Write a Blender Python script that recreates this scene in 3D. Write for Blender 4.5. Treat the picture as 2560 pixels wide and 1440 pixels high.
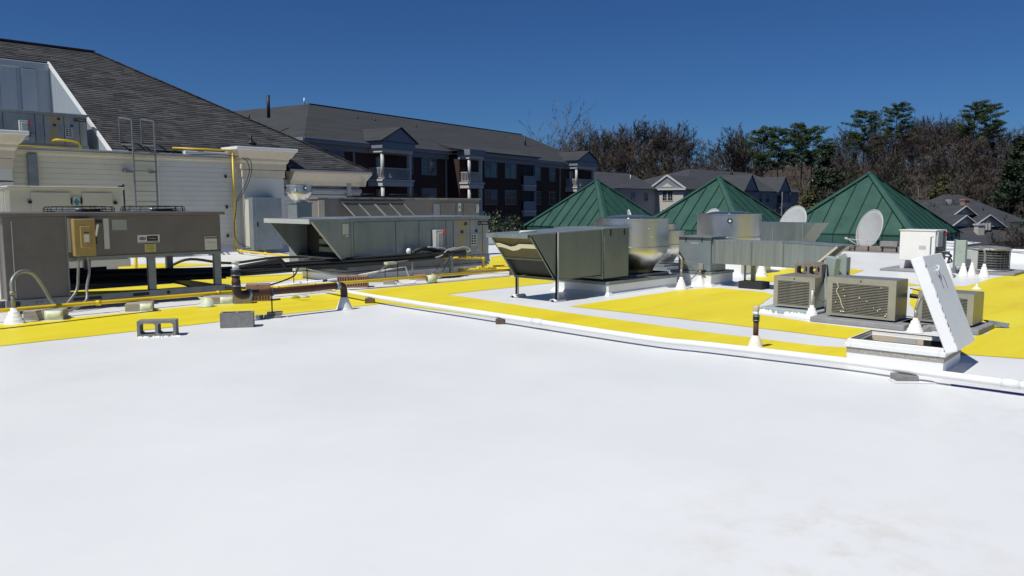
import bpy, bmesh, math, random
from mathutils import Vector, Matrix
R = math.radians
for o in list(bpy.data.objects): bpy.data.objects.remove(o)
C = bpy.context.scene.collection
SC = bpy.context.scene

# ------------------------------------------------------------------ camera
cam_d = bpy.data.cameras.new('camera'); cam = bpy.data.objects.new('camera', cam_d); C.objects.link(cam)
cam_d.sensor_width = 36; cam_d.lens = 1975/2560*36; cam_d.clip_start = .05; cam_d.clip_end = 3000
YAW = 43.74; PITCH = math.degrees(math.atan(210/1975))
cam.location = (0, 0, 1.65); cam.rotation_euler = (R(90-PITCH), 0, R(YAW-90))
SC.camera = cam
# ------------------------------------------------------------------ sky + sun
SUN_EL = 57.; SHADOW_AZ = -4.           # shadows fall towards +x, a touch -y
w = bpy.data.worlds.new('World'); SC.world = w; w.use_nodes = True
nt = w.node_tree; bg = nt.nodes['Background']
sky = nt.nodes.new('ShaderNodeTexSky'); sky.sky_type = 'NISHITA'; sky.sun_disc = False
sky.sun_elevation = R(SUN_EL)
sdir = Vector((-math.cos(R(SHADOW_AZ)), -math.sin(R(SHADOW_AZ)), math.tan(R(SUN_EL)))).normalized()
sky.sun_rotation = math.atan2(sdir.x, sdir.y)
sky.altitude = 1200; sky.air_density = 1.0; sky.dust_density = 0.5; sky.ozone_density = 4.0
tint = nt.nodes.new('ShaderNodeVectorMath'); tint.operation = 'MULTIPLY'; tint.inputs[1].default_value = (.42, .76, 1.22)   # clean dry spring air: deep blue sky
nt.links.new(sky.outputs[0], tint.inputs[0]); nt.links.new(tint.outputs[0], bg.inputs[0]); bg.inputs[1].default_value = 0.052
sl = bpy.data.lights.new('sun', 'SUN'); sl.energy = 4.7; sl.angle = R(.5); sl.color = (1, .975, .90)
so = bpy.data.objects.new('sun', sl); C.objects.link(so); so.rotation_euler = sdir.to_track_quat('Z', 'Y').to_euler()
SC.view_settings.view_transform = 'Standard'; SC.view_settings.look = 'None'
SC.view_settings.exposure = -0.14; SC.view_settings.gamma = 1
SC.view_settings.use_curve_mapping = False

# ------------------------------------------------------------------ materials
def mat(name, col, rough=.5, metal=0., var=.12, scale=2.5, bump=0., bscale=30., stain=None, stretch=(1, 1, 1), island=0., rvar=.0, spec=None):
    m = bpy.data.materials.new(name); m.use_nodes = True; n = m.node_tree.nodes; l = m.node_tree.links
    b = n['Principled BSDF']; b.inputs['Roughness'].default_value = rough; b.inputs['Metallic'].default_value = metal
    if spec is not None: b.inputs['Specular IOR Level'].default_value = spec
    tc = n.new('ShaderNodeTexCoord'); mp = n.new('ShaderNodeMapping'); mp.inputs['Scale'].default_value = stretch
    l.new(tc.outputs['Object'], mp.inputs[0])
    no = n.new('ShaderNodeTexNoise'); no.inputs['Scale'].default_value = scale; no.inputs['Detail'].default_value = 6
    no.inputs['Roughness'].default_value = .62
    l.new(mp.outputs[0], no.inputs['Vector'])
    mr = n.new('ShaderNodeMapRange'); mr.inputs['From Min'].default_value = .3; mr.inputs['From Max'].default_value = .7
    mr.inputs['To Min'].default_value = 1-var; mr.inputs['To Max'].default_value = 1+var
    l.new(no.outputs[0], mr.inputs[0])
    mx = n.new('ShaderNodeVectorMath'); mx.operation = 'SCALE'; mx.inputs[0].default_value = col
    l.new(mr.outputs[0], mx.inputs['Scale']); out = mx.outputs[0]
    if stain:
        for (sc_, ss, th, am) in stain:
            n2 = n.new('ShaderNodeTexNoise'); n2.inputs['Scale'].default_value = ss; n2.inputs['Detail'].default_value = 8
            n2.inputs['Roughness'].default_value = .65
            l.new(mp.outputs[0], n2.inputs['Vector'])
            m2 = n.new('ShaderNodeMapRange'); m2.inputs['From Min'].default_value = th; m2.inputs['From Max'].default_value = th+.12
            m2.inputs['To Max'].default_value = am; l.new(n2.outputs[0], m2.inputs[0])
            mi = n.new('ShaderNodeMix'); mi.data_type = 'RGBA'; l.new(m2.outputs[0], mi.inputs[0]); l.new(out, mi.inputs[6])
            mi.inputs[7].default_value = (*sc_, 1); out = mi.outputs[2]
    if island:
        ge = n.new('ShaderNodeNewGeometry'); oi = n.new('ShaderNodeObjectInfo')
        ad = n.new('ShaderNodeMath'); ad.operation = 'ADD'; l.new(ge.outputs['Random Per Island'], ad.inputs[0]); l.new(oi.outputs['Random'], ad.inputs[1])
        fr = n.new('ShaderNodeMath'); fr.operation = 'FRACT'; l.new(ad.outputs[0], fr.inputs[0])
        m3 = n.new('ShaderNodeMapRange'); m3.inputs['To Min'].default_value = 1-island; m3.inputs['To Max'].default_value = 1+island
        l.new(fr.outputs[0], m3.inputs[0])
        v3 = n.new('ShaderNodeVectorMath'); v3.operation = 'SCALE'; l.new(out, v3.inputs[0]); l.new(m3.outputs[0], v3.inputs['Scale']); out = v3.outputs[0]
    l.new(out, b.inputs['Base Color'])
    if rvar:
        m4 = n.new('ShaderNodeMapRange'); m4.inputs['From Min'].default_value = .3; m4.inputs['From Max'].default_value = .7
        m4.inputs['To Min'].default_value = max(.02, rough-rvar); m4.inputs['To Max'].default_value = rough+rvar
        l.new(no.outputs[0], m4.inputs[0]); l.new(m4.outputs[0], b.inputs['Roughness'])
    if bump:
        nb = n.new('ShaderNodeTexNoise'); nb.inputs['Scale'].default_value = bscale; nb.inputs['Detail'].default_value = 4
        l.new(mp.outputs[0], nb.inputs['Vector'])
        bu = n.new('ShaderNodeBump'); bu.inputs['Strength'].default_value = bump; bu.inputs['Distance'].default_value = .02
        l.new(nb.outputs[0], bu.inputs['Height']); l.new(bu.outputs[0], b.inputs['Normal'])
    return m
M = {}
M['roofwhite'] = mat('roof_white_coating', (.765, .772, .772), .42, var=.012, scale=.6, bump=.10, bscale=5, stain=[((.66, .63, .58), .28, .60, .22), ((.70, .68, .65), 3.2, .66, .22), ((.55, .52, .48), 26, .74, .35)], rvar=.07)
def dirt_patch(m, loc, rad, col, amt):      # soft brown footprint-dirt stain with its own shape
    n = m.node_tree.nodes; l = m.node_tree.links; b = n['Principled BSDF']; src = b.inputs['Base Color'].links[0].from_socket
    tc = n.new('ShaderNodeTexCoord'); d = n.new('ShaderNodeVectorMath'); d.operation = 'DISTANCE'; l.new(tc.outputs['Object'], d.inputs[0]); d.inputs[1].default_value = loc
    mr = n.new('ShaderNodeMapRange'); mr.inputs['From Min'].default_value = rad; mr.inputs['From Max'].default_value = 0; l.new(d.outputs['Value'], mr.inputs[0])
    no = n.new('ShaderNodeTexNoise'); no.inputs['Scale'].default_value = 3.5; no.inputs['Detail'].default_value = 9; no.inputs['Roughness'].default_value = .7; l.new(tc.outputs['Object'], no.inputs[0])
    m2 = n.new('ShaderNodeMapRange'); m2.inputs['From Min'].default_value = .46; m2.inputs['From Max'].default_value = .68; l.new(no.outputs[0], m2.inputs[0])
    mu = n.new('ShaderNodeMath'); mu.operation = 'MULTIPLY'; l.new(mr.outputs[0], mu.inputs[0]); l.new(m2.outputs[0], mu.inputs[1])
    m3 = n.new('ShaderNodeMath'); m3.operation = 'MULTIPLY'; l.new(mu.outputs[0], m3.inputs[0]); m3.inputs[1].default_value = amt
    mi = n.new('ShaderNodeMix'); mi.data_type = 'RGBA'; l.new(m3.outputs[0], mi.inputs[0]); l.new(src, mi.inputs[6]); mi.inputs[7].default_value = (*col, 1); l.new(mi.outputs[2], b.inputs['Base Color'])
dirt_patch(M['roofwhite'], (3.75, 1.35, 0), 1.3, (.58, .52, .45), .5)
dirt_patch(M['roofwhite'], (7.0, 0.9, 0), 2.2, (.62, .58, .52), .4)
M['yellow'] = mat('yellow_walkway_paint', (.79, .655, .02), .5, var=.05, scale=1.2, bump=.15, bscale=12, stretch=(.35, 1.6, 1), stain=[((.84, .73, .05), .8, .54, .6), ((.74, .54, .012), 1.1, .52, .65), ((.55, .45, .08), 9, .68, .45)])
M['yellowpipe'] = mat('yellow_pipe_paint', (.76, .53, .012), .38, var=.06, scale=8)
M['white'] = mat('white_paint', (.8, .8, .79), .4, var=.03, scale=3, stain=[((.6, .58, .52), 4, .66, .3)])
M['whitecurb'] = mat('white_curb_membrane', (.78, .785, .79), .4, var=.03, scale=3, bump=.25, bscale=7, stain=[((.62, .6, .55), 3, .64, .3)])
M['cone'] = mat('white_boot', (.8, .79, .76), .45, var=.04, scale=20, bump=.2, bscale=30)
M['galv'] = mat('galvanised_steel', (.25, .29, .31), .45, .5, var=.16, scale=5, bump=.5, bscale=2.2, stretch=(1, 1, .25), rvar=.1, stain=[((.33,.36,.37), 2.2, .58, .5), ((.24,.25,.24), 5, .64, .4)])
M['galvlight'] = mat('pale_galvanised_steel', (.215,.245,.255), .5, .3, var=.16, scale=4, bump=.4, bscale=2., stretch=(1, 6, .25), stain=[((.28,.305,.31), 2.2, .56, .6), ((.17,.18,.175), 5, .64, .4)])
M['galvdark'] = mat('dark_galvanised_steel', (.175, .205, .215), .45, .5, var=.14, scale=4, bump=.5, bscale=2.2, stretch=(1, 1, .3), rvar=.1, stain=[((.26,.275,.26), 2, .6, .4)])
M['galvrust'] = mat('stained_galvanised_steel', (.28, .315, .33), .48, .45, var=.18, scale=4, bump=.5, bscale=2.2, stretch=(1, 1, .5), rvar=.1, stain=[((.40, .30, .13), 2.6, .49, .8), ((.3, .15, .06), 6, .62, .6)])
M['galvblue'] = mat('grey_blue_steel', (.25, .285, .30), .45, .35, var=.12, scale=2, stain=[((.2, .26, .32), 1.5, .5, .6)])
M['alum'] = mat('spun_aluminium', (.58, .58, .57), .36, 1., var=.05, scale=2.5, stretch=(1, 1, .6), rvar=.04, stain=[((.50, .49, .46), 1.6, .6, .4)])
M['filter'] = mat('mesh_filter', (.125, .112, .075), .9, .0, var=.35, scale=60, bump=.5, bscale=160)
M['black'] = mat('black_rubber', (.012, .013, .015), .55, var=.3, scale=10, bump=.2, bscale=40)
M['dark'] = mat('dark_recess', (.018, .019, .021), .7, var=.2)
M['cable'] = mat('cable_jacket', (.03, .035, .05), .5, var=.2)
M['blueshade'] = mat('blue_shadow_tint', (.045, .06, .28), .5, var=.2, scale=1)  # blue that colours the white pipe's shadow line
M['grey'] = mat('grey_conduit', (.26, .26, .25), .45, .3, var=.1, scale=12)
M['lightgrey'] = mat('light_grey_enamel', (.5, .52, .52), .45, .1, var=.06, scale=6)
M['brown'] = mat('grey_brown_enamel', (.145,.133,.136), .42, .1, var=.10, scale=3, bump=.35, bscale=2., stain=[((.18,.165,.16), 1.2, .55, .5), ((.11,.10,.09), 9, .68, .4)])
M['railgrey'] = mat('grey_steel_rail', (.2, .225, .24), .45, .4, var=.15, scale=5)
M['tan'] = mat('tan_switch_box', (.33, .235, .09), .45, var=.12, scale=5, stain=[((.27,.16,.05), 6, .6, .5)])
M['beige'] = mat('beige_enamel', (.56, .54, .46), .45, var=.05, scale=3, stain=[((.42, .38, .28), 5, .66, .4)])
M['acbeige'] = mat('worn_beige_grey_metal', (.33, .325, .285), .45, .25, var=.1, scale=5, stain=[((.46, .45, .4), 4, .6, .4), ((.22, .18, .1), 8, .7, .4)])
M['acgrey'] = mat('grey_ac_casing', (.30, .30, .285), .42, .45, var=.1, scale=5, stain=[((.36, .33, .26), 3, .6, .4)])
M['slat'] = mat('louvre_metal', (.34, .33, .29), .45, .4, var=.15, scale=15)
M['rtu'] = mat('faded_brown_enamel', (.19, .172, .158), .5, .1, var=.12, scale=2.5, stain=[((.23,.215,.2), 1.8, .56, .6), ((.13,.11,.1), 7, .64, .4)])
M['wallcream'] = mat('cream_siding', (.64, .615, .49), .55, var=.05, scale=1.2, stain=[((.46,.43,.34), 1.5, .6, .45), ((.36,.33,.27), 5, .68, .4)])
M['wallgrey'] = mat('pale_grey_siding', (.57, .57, .53), .55, var=.05, scale=1.2, stain=[((.42,.42,.38), 1.5, .6, .45), ((.34,.33,.28), 5, .68, .4)])
M['cornice'] = mat('cream_cornice', (.58, .515, .395), .5, var=.06, scale=3, stain=[((.42, .37, .27), 4, .62, .45)])
M['soffit'] = mat('grey_trim', (.30, .31, .325), .5, var=.06, scale=3)
M['shingle'] = mat('charcoal_shingle', (.058, .057, .060), .85, var=.35, scale=1.6, stretch=(1, 2.5, 2.5), bump=.4, bscale=60, island=.42)
M['roofdark'] = mat('shingle_underlay', (.03, .029, .03), .9, var=.2)
M['apt_roof'] = mat('far_grey_shingle', (.036, .039, .043), .9, var=.22, scale=.5, stretch=(.4, 1, 6), stain=[((.048,.051,.054), .25, .56, .6)])
M['house_roof'] = mat('far_slate_shingle', (.042, .045, .054), .9, var=.22, scale=.8, stretch=(.6, 1, 5))
M['metalclad'] = mat('corrugated_cladding', (.36, .41, .46), .45, .2, var=.06, scale=3, stretch=(4, 4, .2))
M['dkgreen'] = mat('green_metal_roof', (.031, .088, .066), .42, .1, var=.13, scale=1.3, bump=.4, bscale=1.6, rvar=.06, stain=[((.04, .108, .082), .9, .58, .5)])
M['seam'] = mat('dark_green_seam', (.012, .05, .034), .4, .1)
M['rust'] = mat('rusted_pipe', (.095, .038, .02), .75, .1, var=.35, scale=9, bump=.3, bscale=60, stain=[((.15, .06, .03), 7, .55, .6)])
M['castiron'] = mat('black_brown_iron', (.04, .022, .018), .6, .2, var=.3, scale=12)
M['cmu'] = mat('concrete_block', (.235, .235, .225), .9, var=.18, scale=14, bump=.7, bscale=120)
M['cmubrown'] = mat('brown_grey_block', (.24, .205, .175), .9, var=.18, scale=14, bump=.7, bscale=120)
M['clay'] = mat('clay_brick', (.30, .185, .145), .85, var=.2, scale=14, bump=.5, bscale=90)
M['clay2'] = mat('dark_clay_core', (.05, .028, .02), .9)
M['wood'] = mat('weathered_timber', (.36, .335, .295), .85, var=.3, scale=5, stretch=(1, 8, 8), bump=.4, bscale=25)
M['wooddark'] = mat('dark_timber', (.11, .08, .06), .85, var=.3, scale=9, bump=.4, bscale=25)
M['scrap'] = mat('pale_green_membrane', (.58, .62, .46), .5, var=.12, scale=8)
M['dish'] = mat('dish_paint', (.40, .415, .415), .45, var=.06, scale=5, stain=[((.42, .29, .15), 2.2, .54, .5), ((.45, .2, .06), 6, .62, .8)])
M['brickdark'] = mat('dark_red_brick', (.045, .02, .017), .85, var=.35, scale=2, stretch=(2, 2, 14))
M['brickwhite'] = mat('painted_white_brick', (.50, .47, .42), .7, var=.12, scale=3, stretch=(2, 2, 10))
M['apttrim'] = mat('apartment_white_trim', (.52, .52, .5), .5, var=.05)
M['fascia'] = mat('apartment_fascia', (.2, .225, .27), .5, var=.05)
M['glass'] = mat('window_glass', (.02, .024, .03), .12, var=.2, spec=.7)
M['door'] = mat('white_door', (.62, .64, .68), .45, var=.04)
M['orange'] = mat('red_handle', (.65, .03, .03), .4, var=.05)
M['label'] = mat('paper_label', (.62, .62, .58), .5, var=.05, scale=30)
M['labelblack'] = mat('black_label', (.012, .013, .016), .4, var=.05)
M['labelyellow'] = mat('yellow_label', (.55, .50, .16), .5, var=.05)
M['navy'] = mat('navy_print', (.02, .03, .22), .4, var=.05)
M['teal'] = mat('teal_diamond', (.03, .25, .23), .4, var=.05)
M['ink'] = mat('ink', (.012, .012, .012), .5)
M['lettering'] = mat('white_print', (.7, .7, .68), .5)
M['greenbox'] = mat('pale_green_enamel', (.36, .43, .39), .45, .15, var=.1, scale=8)
M['pad'] = mat('grey_pad', (.25, .255, .265), .75, var=.15, scale=5, bump=.3, bscale=40)
M['padblue'] = mat('blue_grey_pad', (.32, .38, .39), .6, var=.1, scale=5)
M['ground'] = mat('leaf_litter_ground', (.05, .038, .027), .95, var=.35, scale=.08, stain=[((.05, .065, .03), .04, .52, .7)])
M['asphalt'] = mat('asphalt', (.05, .05, .05), .9, var=.2, scale=.2)
M['bark'] = mat('grey_brown_bark', (.115, .092, .075), .9, var=.3, scale=3)
M['barkpale'] = mat('pale_bark', (.21, .185, .165), .9, var=.3, scale=3)
M['twig'] = mat('bare_twigs', (.068, .054, .044), .9, var=.35, scale=.5, island=.35)
M['twigred'] = mat('reddish_twigs', (.076, .056, .047), .9, var=.35, scale=.5, island=.35)
M['twiggrey'] = mat('grey_twigs', (.105, .088, .075), .9, var=.3, scale=.5, island=.35)
M['needle'] = mat('pine_needles', (.046, .078, .026), .8, var=.4, scale=.6, island=.45)
M['cedar'] = mat('evergreen_foliage', (.022, .042, .017), .85, var=.4, scale=.6, island=.45)
M['olive'] = mat('budding_foliage', (.085, .085, .03), .85, var=.4, scale=.6, island=.45)
M['shrub'] = mat('magnolia_leaves', (.045, .065, .025), .45, var=.4, scale=3, island=.5)
M['carwhite'] = mat('white_car_paint', (.75, .75, .75), .25, var=.02)
M['cargrey'] = mat('silver_car_paint', (.4, .41, .42), .3, .4, var=.02)

# ------------------------------------------------------------------ mesh builder
ORG = {}
def tag(o, label=None, cat=None, group=None, kind=None):
    if label: o['label'] = label
    if cat: o['category'] = cat
    if group: o['group'] = group
    if kind: o['kind'] = kind
    return o
def thing(name, label, cat, loc, rotz=0, group=None, org=None):
    o = bpy.data.objects.new(name, None); C.objects.link(o); o.location = loc; o.rotation_euler = (0, 0, R(rotz))
    o.empty_display_size = .2
    ORG[o.name] = Vector(loc) if org is None else Vector(org)
    return tag(o, label, cat, group)
def frame3(d):
    d = d.normalized(); a = Vector((0, 0, 1)) if abs(d.z) < .9 else Vector((1, 0, 0))
    s = d.cross(a).normalized(); return s, s.cross(d).normalized()
class MB:
    def __init__(s): s.v = []; s.f = []; s.sm = []
    def add(s, vs, fs, smooth=False):
        n = len(s.v); s.v += [tuple(q) for q in vs]; s.f += [tuple(i+n for i in f) for f in fs]; s.sm += [smooth]*len(fs); return s
    def box(s, x0, x1, y0, y1, z0, z1):
        return s.add([(x, y, z) for z in (z0, z1) for y in (y0, y1) for x in (x0, x1)],
                     [(0, 2, 3, 1), (4, 5, 7, 6), (0, 1, 5, 4), (2, 6, 7, 3), (0, 4, 6, 2), (1, 3, 7, 5)])
    def hexa(s, b, t):   # 4 bottom pts, 4 top pts (ccw from above)
        return s.add(list(b)+list(t), [(3, 2, 1, 0), (4, 5, 6, 7), (0, 1, 5, 4), (1, 2, 6, 5), (2, 3, 7, 6), (3, 0, 4, 7)])
    def prism(s, pts, vec):
        n = len(pts); v = Vector(vec); q = [Vector(p)+v for p in pts]
        return s.add([Vector(p) for p in pts]+q, [tuple(range(n))[::-1], tuple(range(n, 2*n))]+[(i, (i+1) % n, (i+1) % n+n, i+n) for i in range(n)])
    def bar(s, a, b, wd, h=None, up=None):
        a = Vector(a); b = Vector(b); h = h or wd; d = b-a
        if up: u = Vector(up).normalized(); sd = d.cross(u).normalized(); u = sd.cross(d).normalized()
        else: sd, u = frame3(d)
        c = [(-1, -1), (1, -1), (1, 1), (-1, 1)]
        vs = [p+sd*(i*wd/2)+u*(j*h/2) for p in (a, b) for i, j in c]
        return s.add(vs, [(0, 1, 2, 3), (7, 6, 5, 4), (0, 4, 5, 1), (1, 5, 6, 2), (2, 6, 7, 3), (3, 7, 4, 0)])
    def tube(s, pts, r, n=10, caps=True, r2=None):
        pts = [Vector(p) for p in pts]; k = len(pts); vs = []
        sd, u = frame3(pts[1]-pts[0])
        for i, p in enumerate(pts):
            d = (pts[min(i+1, k-1)]-pts[max(i-1, 0)]).normalized()
            sd = (sd-d*sd.dot(d)).normalized(); u = sd.cross(d)
            rr = r[i] if isinstance(r, (list, tuple)) else r
            for j in range(n):
                a = 2*math.pi*j/n; vs.append(p+sd*(rr*math.cos(a))+u*(rr*math.sin(a)))
        fs = [(i*n+j, i*n+(j+1) % n, (i+1)*n+(j+1) % n, (i+1)*n+j) for i in range(k-1) for j in range(n)]
        s.add(vs, fs, True)
        if caps:
            b = len(s.v)-k*n; s.f += [tuple(range(b, b+n))[::-1], tuple(range(b+(k-1)*n, b+k*n))]; s.sm += [False, False]
        return s
    def curve(s, pts, r, n=8, sub=6):
        return s.tube(smooth_path(pts, sub), r, n)
    def lathe(s, prof, c, n=40, a0=0, a1=2*math.pi, sharp=False):
        c = Vector(c); k = len(prof); vs = [c+Vector((r*math.cos(2*math.pi*j/n), r*math.sin(2*math.pi*j/n), z)) for r, z in prof for j in range(n)]
        if sharp:
            for i in range(k-1):
                (r0, z0), (r1, z1) = prof[i], prof[i+1]
                v2 = [c+Vector((r*math.cos(2*math.pi*j/n), r*math.sin(2*math.pi*j/n), z)) for r, z in ((r0, z0), (r1, z1)) for j in range(n)]
                s.add(v2, [(j, (j+1) % n, n+(j+1) % n, n+j) for j in range(n)], True)
            return s
        return s.add(vs, [(i*n+j, i*n+(j+1) % n, (i+1)*n+(j+1) % n, (i+1)*n+j) for i in range(k-1) for j in range(n)], True)
    def cyl(s, c, r, h, n=24): return s.tube([c, (c[0], c[1], c[2]+h)], r, n)
    def build(s, name, m, parent=None, bevel=0, at=None, seg=1, label=None):
        vs = [Vector(q) for q in s.v]
        if parent is not None:
            org = ORG[parent.name]
        else:
            xs = [q.x for q in vs]; ys = [q.y for q in vs]
            org = Vector(at) if at else Vector(((min(xs)+max(xs))/2, (min(ys)+max(ys))/2, min(q.z for q in vs)))
        me = bpy.data.meshes.new(name); me.from_pydata([q-org for q in vs], [], s.f)
        me.polygons.foreach_set('use_smooth', s.sm); me.update()
        o = bpy.data.objects.new(name, me); C.objects.link(o); me.materials.append(M[m] if isinstance(m, str) else m)
        if parent is not None: o.parent = parent
        else: o.location = org
        ORG[o.name] = org
        if bevel:
            bv = o.modifiers.new('bevel', 'BEVEL'); bv.width = bevel; bv.segments = seg; bv.limit_method = 'ANGLE'
        if label: o['label'] = label
        return o
def smooth_path(pts, sub=6):
    p = [Vector(q) for q in pts]; p = [2*p[0]-p[1]]+p+[2*p[-1]-p[-2]]; out = []
    for i in range(1, len(p)-2):
        for j in range(sub):
            t = j/sub; a, b, c, d = p[i-1], p[i], p[i+1], p[i+2]
            out.append(.5*((2*b)+(c-a)*t+(2*a-5*b+4*c-d)*t*t+(3*b-a-3*c+d)*t**3))
    out.append(p[-2]); return out
def box(name, m, parent, x0, x1, y0, y1, z0, z1, bevel=0, label=None): return MB().box(x0, x1, y0, y1, z0, z1).build(name, m, parent, bevel, label=label)
def copy_mesh_part(src, parent, offset):
    o = src.copy(); C.objects.link(o); o.parent = parent; o.location = Vector(src.location)+Vector(offset); ORG[o.name] = ORG[src.name]; return o
def copy_tree(o, parent=None):
    c = o.copy(); C.objects.link(c); c.parent = parent
    for ch in list(o.children): copy_tree(ch, c)
    return c
def text(s, m, parent, p, xdir, ydir, h, name='lettering', width=None):
    cu = bpy.data.curves.new('txt', 'FONT'); cu.body = s; cu.size = 1; o = bpy.data.objects.new('txt', cu); C.objects.link(o)
    cu.align_x = 'CENTER'; cu.align_y = 'CENTER'
    bpy.context.view_layer.update(); dg = bpy.context.evaluated_depsgraph_get(); me = bpy.data.meshes.new_from_object(o.evaluated_get(dg))
    xd = Vector(xdir).normalized(); yd = Vector(ydir).normalized(); p = Vector(p)
    xs = [v.co.x for v in me.vertices]; wd = max(xs)-min(xs); kx = (width/wd) if width else h/.7; ky = h/.7
    mb = MB(); mb.add([p+xd*(v.co.x*kx)+yd*(v.co.y*ky) for v in me.vertices], [tuple(f.vertices) for f in me.polygons])
    bpy.data.objects.remove(o); bpy.data.meshes.remove(me)
    return mb.build(name, m, parent)
def struct(name, mb, m, bevel=0): o = mb.build(name, m, None, bevel, at=(0, 0, 0)); o['kind'] = 'structure'; return o

# ------------------------------------------------------------------ terrain
def sstep(a, b, x): t = max(0, min(1, (x-a)/(b-a))); return t*t*(3-2*t)
FX, FY = math.cos(R(YAW)), math.sin(R(YAW))
def terr(x, y):
    D = x*FX+y*FY; lat = x*FY-y*FX
    side = sstep(-30, 110, lat)
    z = -5 + sstep(150, 300, D)*(9+11*side) + sstep(300, 700, D)*8
    return z+math.sin(x*.05)*.4+math.cos(y*.043)*.4*sstep(60, 120, D)
def wp(D, lat): return (D*FX+lat*FY, D*FY-lat*FX)
g = MB(); N = 110; vs = []; fs = []
def gc(i): t = i/N*2-1; return math.copysign(abs(t)**1.7, t)*1500
for j in range(N+1):
    for i in range(N+1):
        x, y = 100+gc(i), 100+gc(j); z = terr(x, y) if math.hypot(x-100, y-100) < 1000 else terr(x, y)
        vs.append((x, y, z))
fs = [(j*(N+1)+i, j*(N+1)+i+1, (j+1)*(N+1)+i+1, (j+1)*(N+1)+i) for j in range(N) for i in range(N)]
g.add(vs, fs, True); struct('ground', g, 'ground')

# ------------------------------------------------------------------ flat roof deck
rf = MB(); poly = [(-16, -16), (26.2, -16), (26.2, 7.1), (30.3, 7.1), (30.3, 22.6), (18.1, 22.6), (18.1, 25.2), (-16, 25.2)]
rf.prism([(x, y, -5.4) for x, y in poly], (0, 0, 5.4)); struct('flat_roof', rf, 'roofwhite')
def ysheet(name, pts):
    n = len(pts); m = MB(); out = []
    random.seed(len(name)+n+int(pts[0][0]*10))
    for i in range(n):      # slightly wavering painted edge
        a = Vector((*pts[i], 0)); b = Vector((*pts[(i+1) % n], 0)); L = (b-a).length; k = max(1, int(L/.35))
        nn = Vector((-(b-a).y, (b-a).x, 0)).normalized()
        for j in range(k): out.append(a.lerp(b, j/k)+nn*(random.uniform(-.012, .012) if j else 0))
    m.add([(p.x, p.y, .005) for p in out], [tuple(range(len(out)))]); return struct(name, m, 'yellow')
ysheet('painted_walkway', [(-3, 10.58), (7.98, 10.58), (8.05, 8.3), (8.13, 6.6), (8.02, 4.9), (8.19, 3.17), (8.6, 3.22), (9.22, 3.34), (9.05, 3.66), (9.03, 5.0), (9.2, 7.6), (9.47, 9.8), (9.57, 10.8), (12.5, 10.8), (13.35, 11.3), (15, 12.45), (-3, 12.52)])
ysheet('painted_walkway', [(9.82, 8.1), (9.83, 5.41), (9.76, 3.65), (9.9, 3.35), (9.6, 3.2), (9.35, 2.42), (9.62, 2.36), (9.8, 1.8), (10.1, -1), (10.4, -12), (22.6, -12), (22.6, 4.2), (20.1, 4.38), (17.75, 4.33), (17.1, 4.95), (16.3, 4.9), (14.0, 4.25), (12.2, 3.5), (12.0, 2.9), (11.9, 2.62), (11.5, 2.5), (10.9, 2.6), (10.65, 2.95), (10.78, 4.45), (11.1, 5.6), (11.6, 5.8), (13.6, 6.43), (13.96, 6.83), (14.0, 7.7), (13.9, 7.95), (13.1, 8.1)])
ysheet('painted_walkway', [(16.2, 8.3), (15.9, 7.6), (16.2, 5.8), (17.3, 5.0), (18.2, 5.9), (18.5, 6.95), (20.3, 7.25), (20.8, 8.2), (19.4, 8.9), (17.3, 8.6)])
ysheet('painted_walkway', [(7.5, 15.45), (10.0, 15.2), (10.1, 16.55), (8.8, 17.0), (7.5, 17.2), (2, 17.2), (2, 15.9)])
ysheet('painted_walkway', [(7.7, 20.7), (10.1, 20.5), (9.9, 21.2), (9.5, 22.2), (6.0, 22.4), (6.0, 20.9)])
ysheet('painted_walkway', [(14.6, 14.1), (16.4, 14.3), (17.2, 15.5), (18.6, 17.3), (18.2, 17.9), (17.3, 17.5), (15.9, 16.05), (14.4, 15.2)])
# parapets
def parapet(name, label, pts_boxes):
    t = thing(name, label, 'parapet', (pts_boxes[0][0], pts_boxes[0][2], 0))
    for b in pts_boxes:
        x0, x1, y0, y1, z1 = b
        box('wall', 'whitecurb', t, x0, x1, y0, y1, -.02, z1-.04); box('coping', 'white', t, x0-.04, x1+.04, y0-.04, y1+.04, z1-.04, z1, .01)
parapet('parapet', 'low white parapet at the right roof edge in front of the dark slate house roofs', [(26.2, 26.5, -16, 7.1, .36)])
parapet('parapet', 'short white parapet return behind the round condenser', [(26.55, 30.2, 7.05, 7.35, .36)])
parapet('parapet', 'short white parapet stretch beside the right corner of the largest green pyramid', [(30.3, 30.6, 7.4, 9.15, .36)])
parapet('parapet', 'thin white kerb along the foot of the green pyramids', [(30.3, 30.5, 9.2, 22.6, .10)])
parapet('parapet', 'white parapet beyond the long grey rooftop unit at the foot of the brick apartments', [(18.15, 30.2, 22.65, 22.95, .42)])

# ------------------------------------------------------------------ clubhouse building (wall + hip roof)
cb = thing('shingled_building', 'cream sided building with a dark shingled hip roof along the left edge', 'building', (12, 28, 0))
ye, ze, sl_, xe = 24.6, 2.86, .611, 18.0
WY = 25.0
box('wall', 'soffit', cb, -16, 14.5, WY+.05, WY+.25, 0, 3.0)
box('wall', 'soffit', cb, 14.5, 17.8, WY+.05, WY+.3, -5, 2.5)
box('wall', 'soffit', cb, 17.5, 17.8, WY+.3, 38.5, -5, 2.5)
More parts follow.
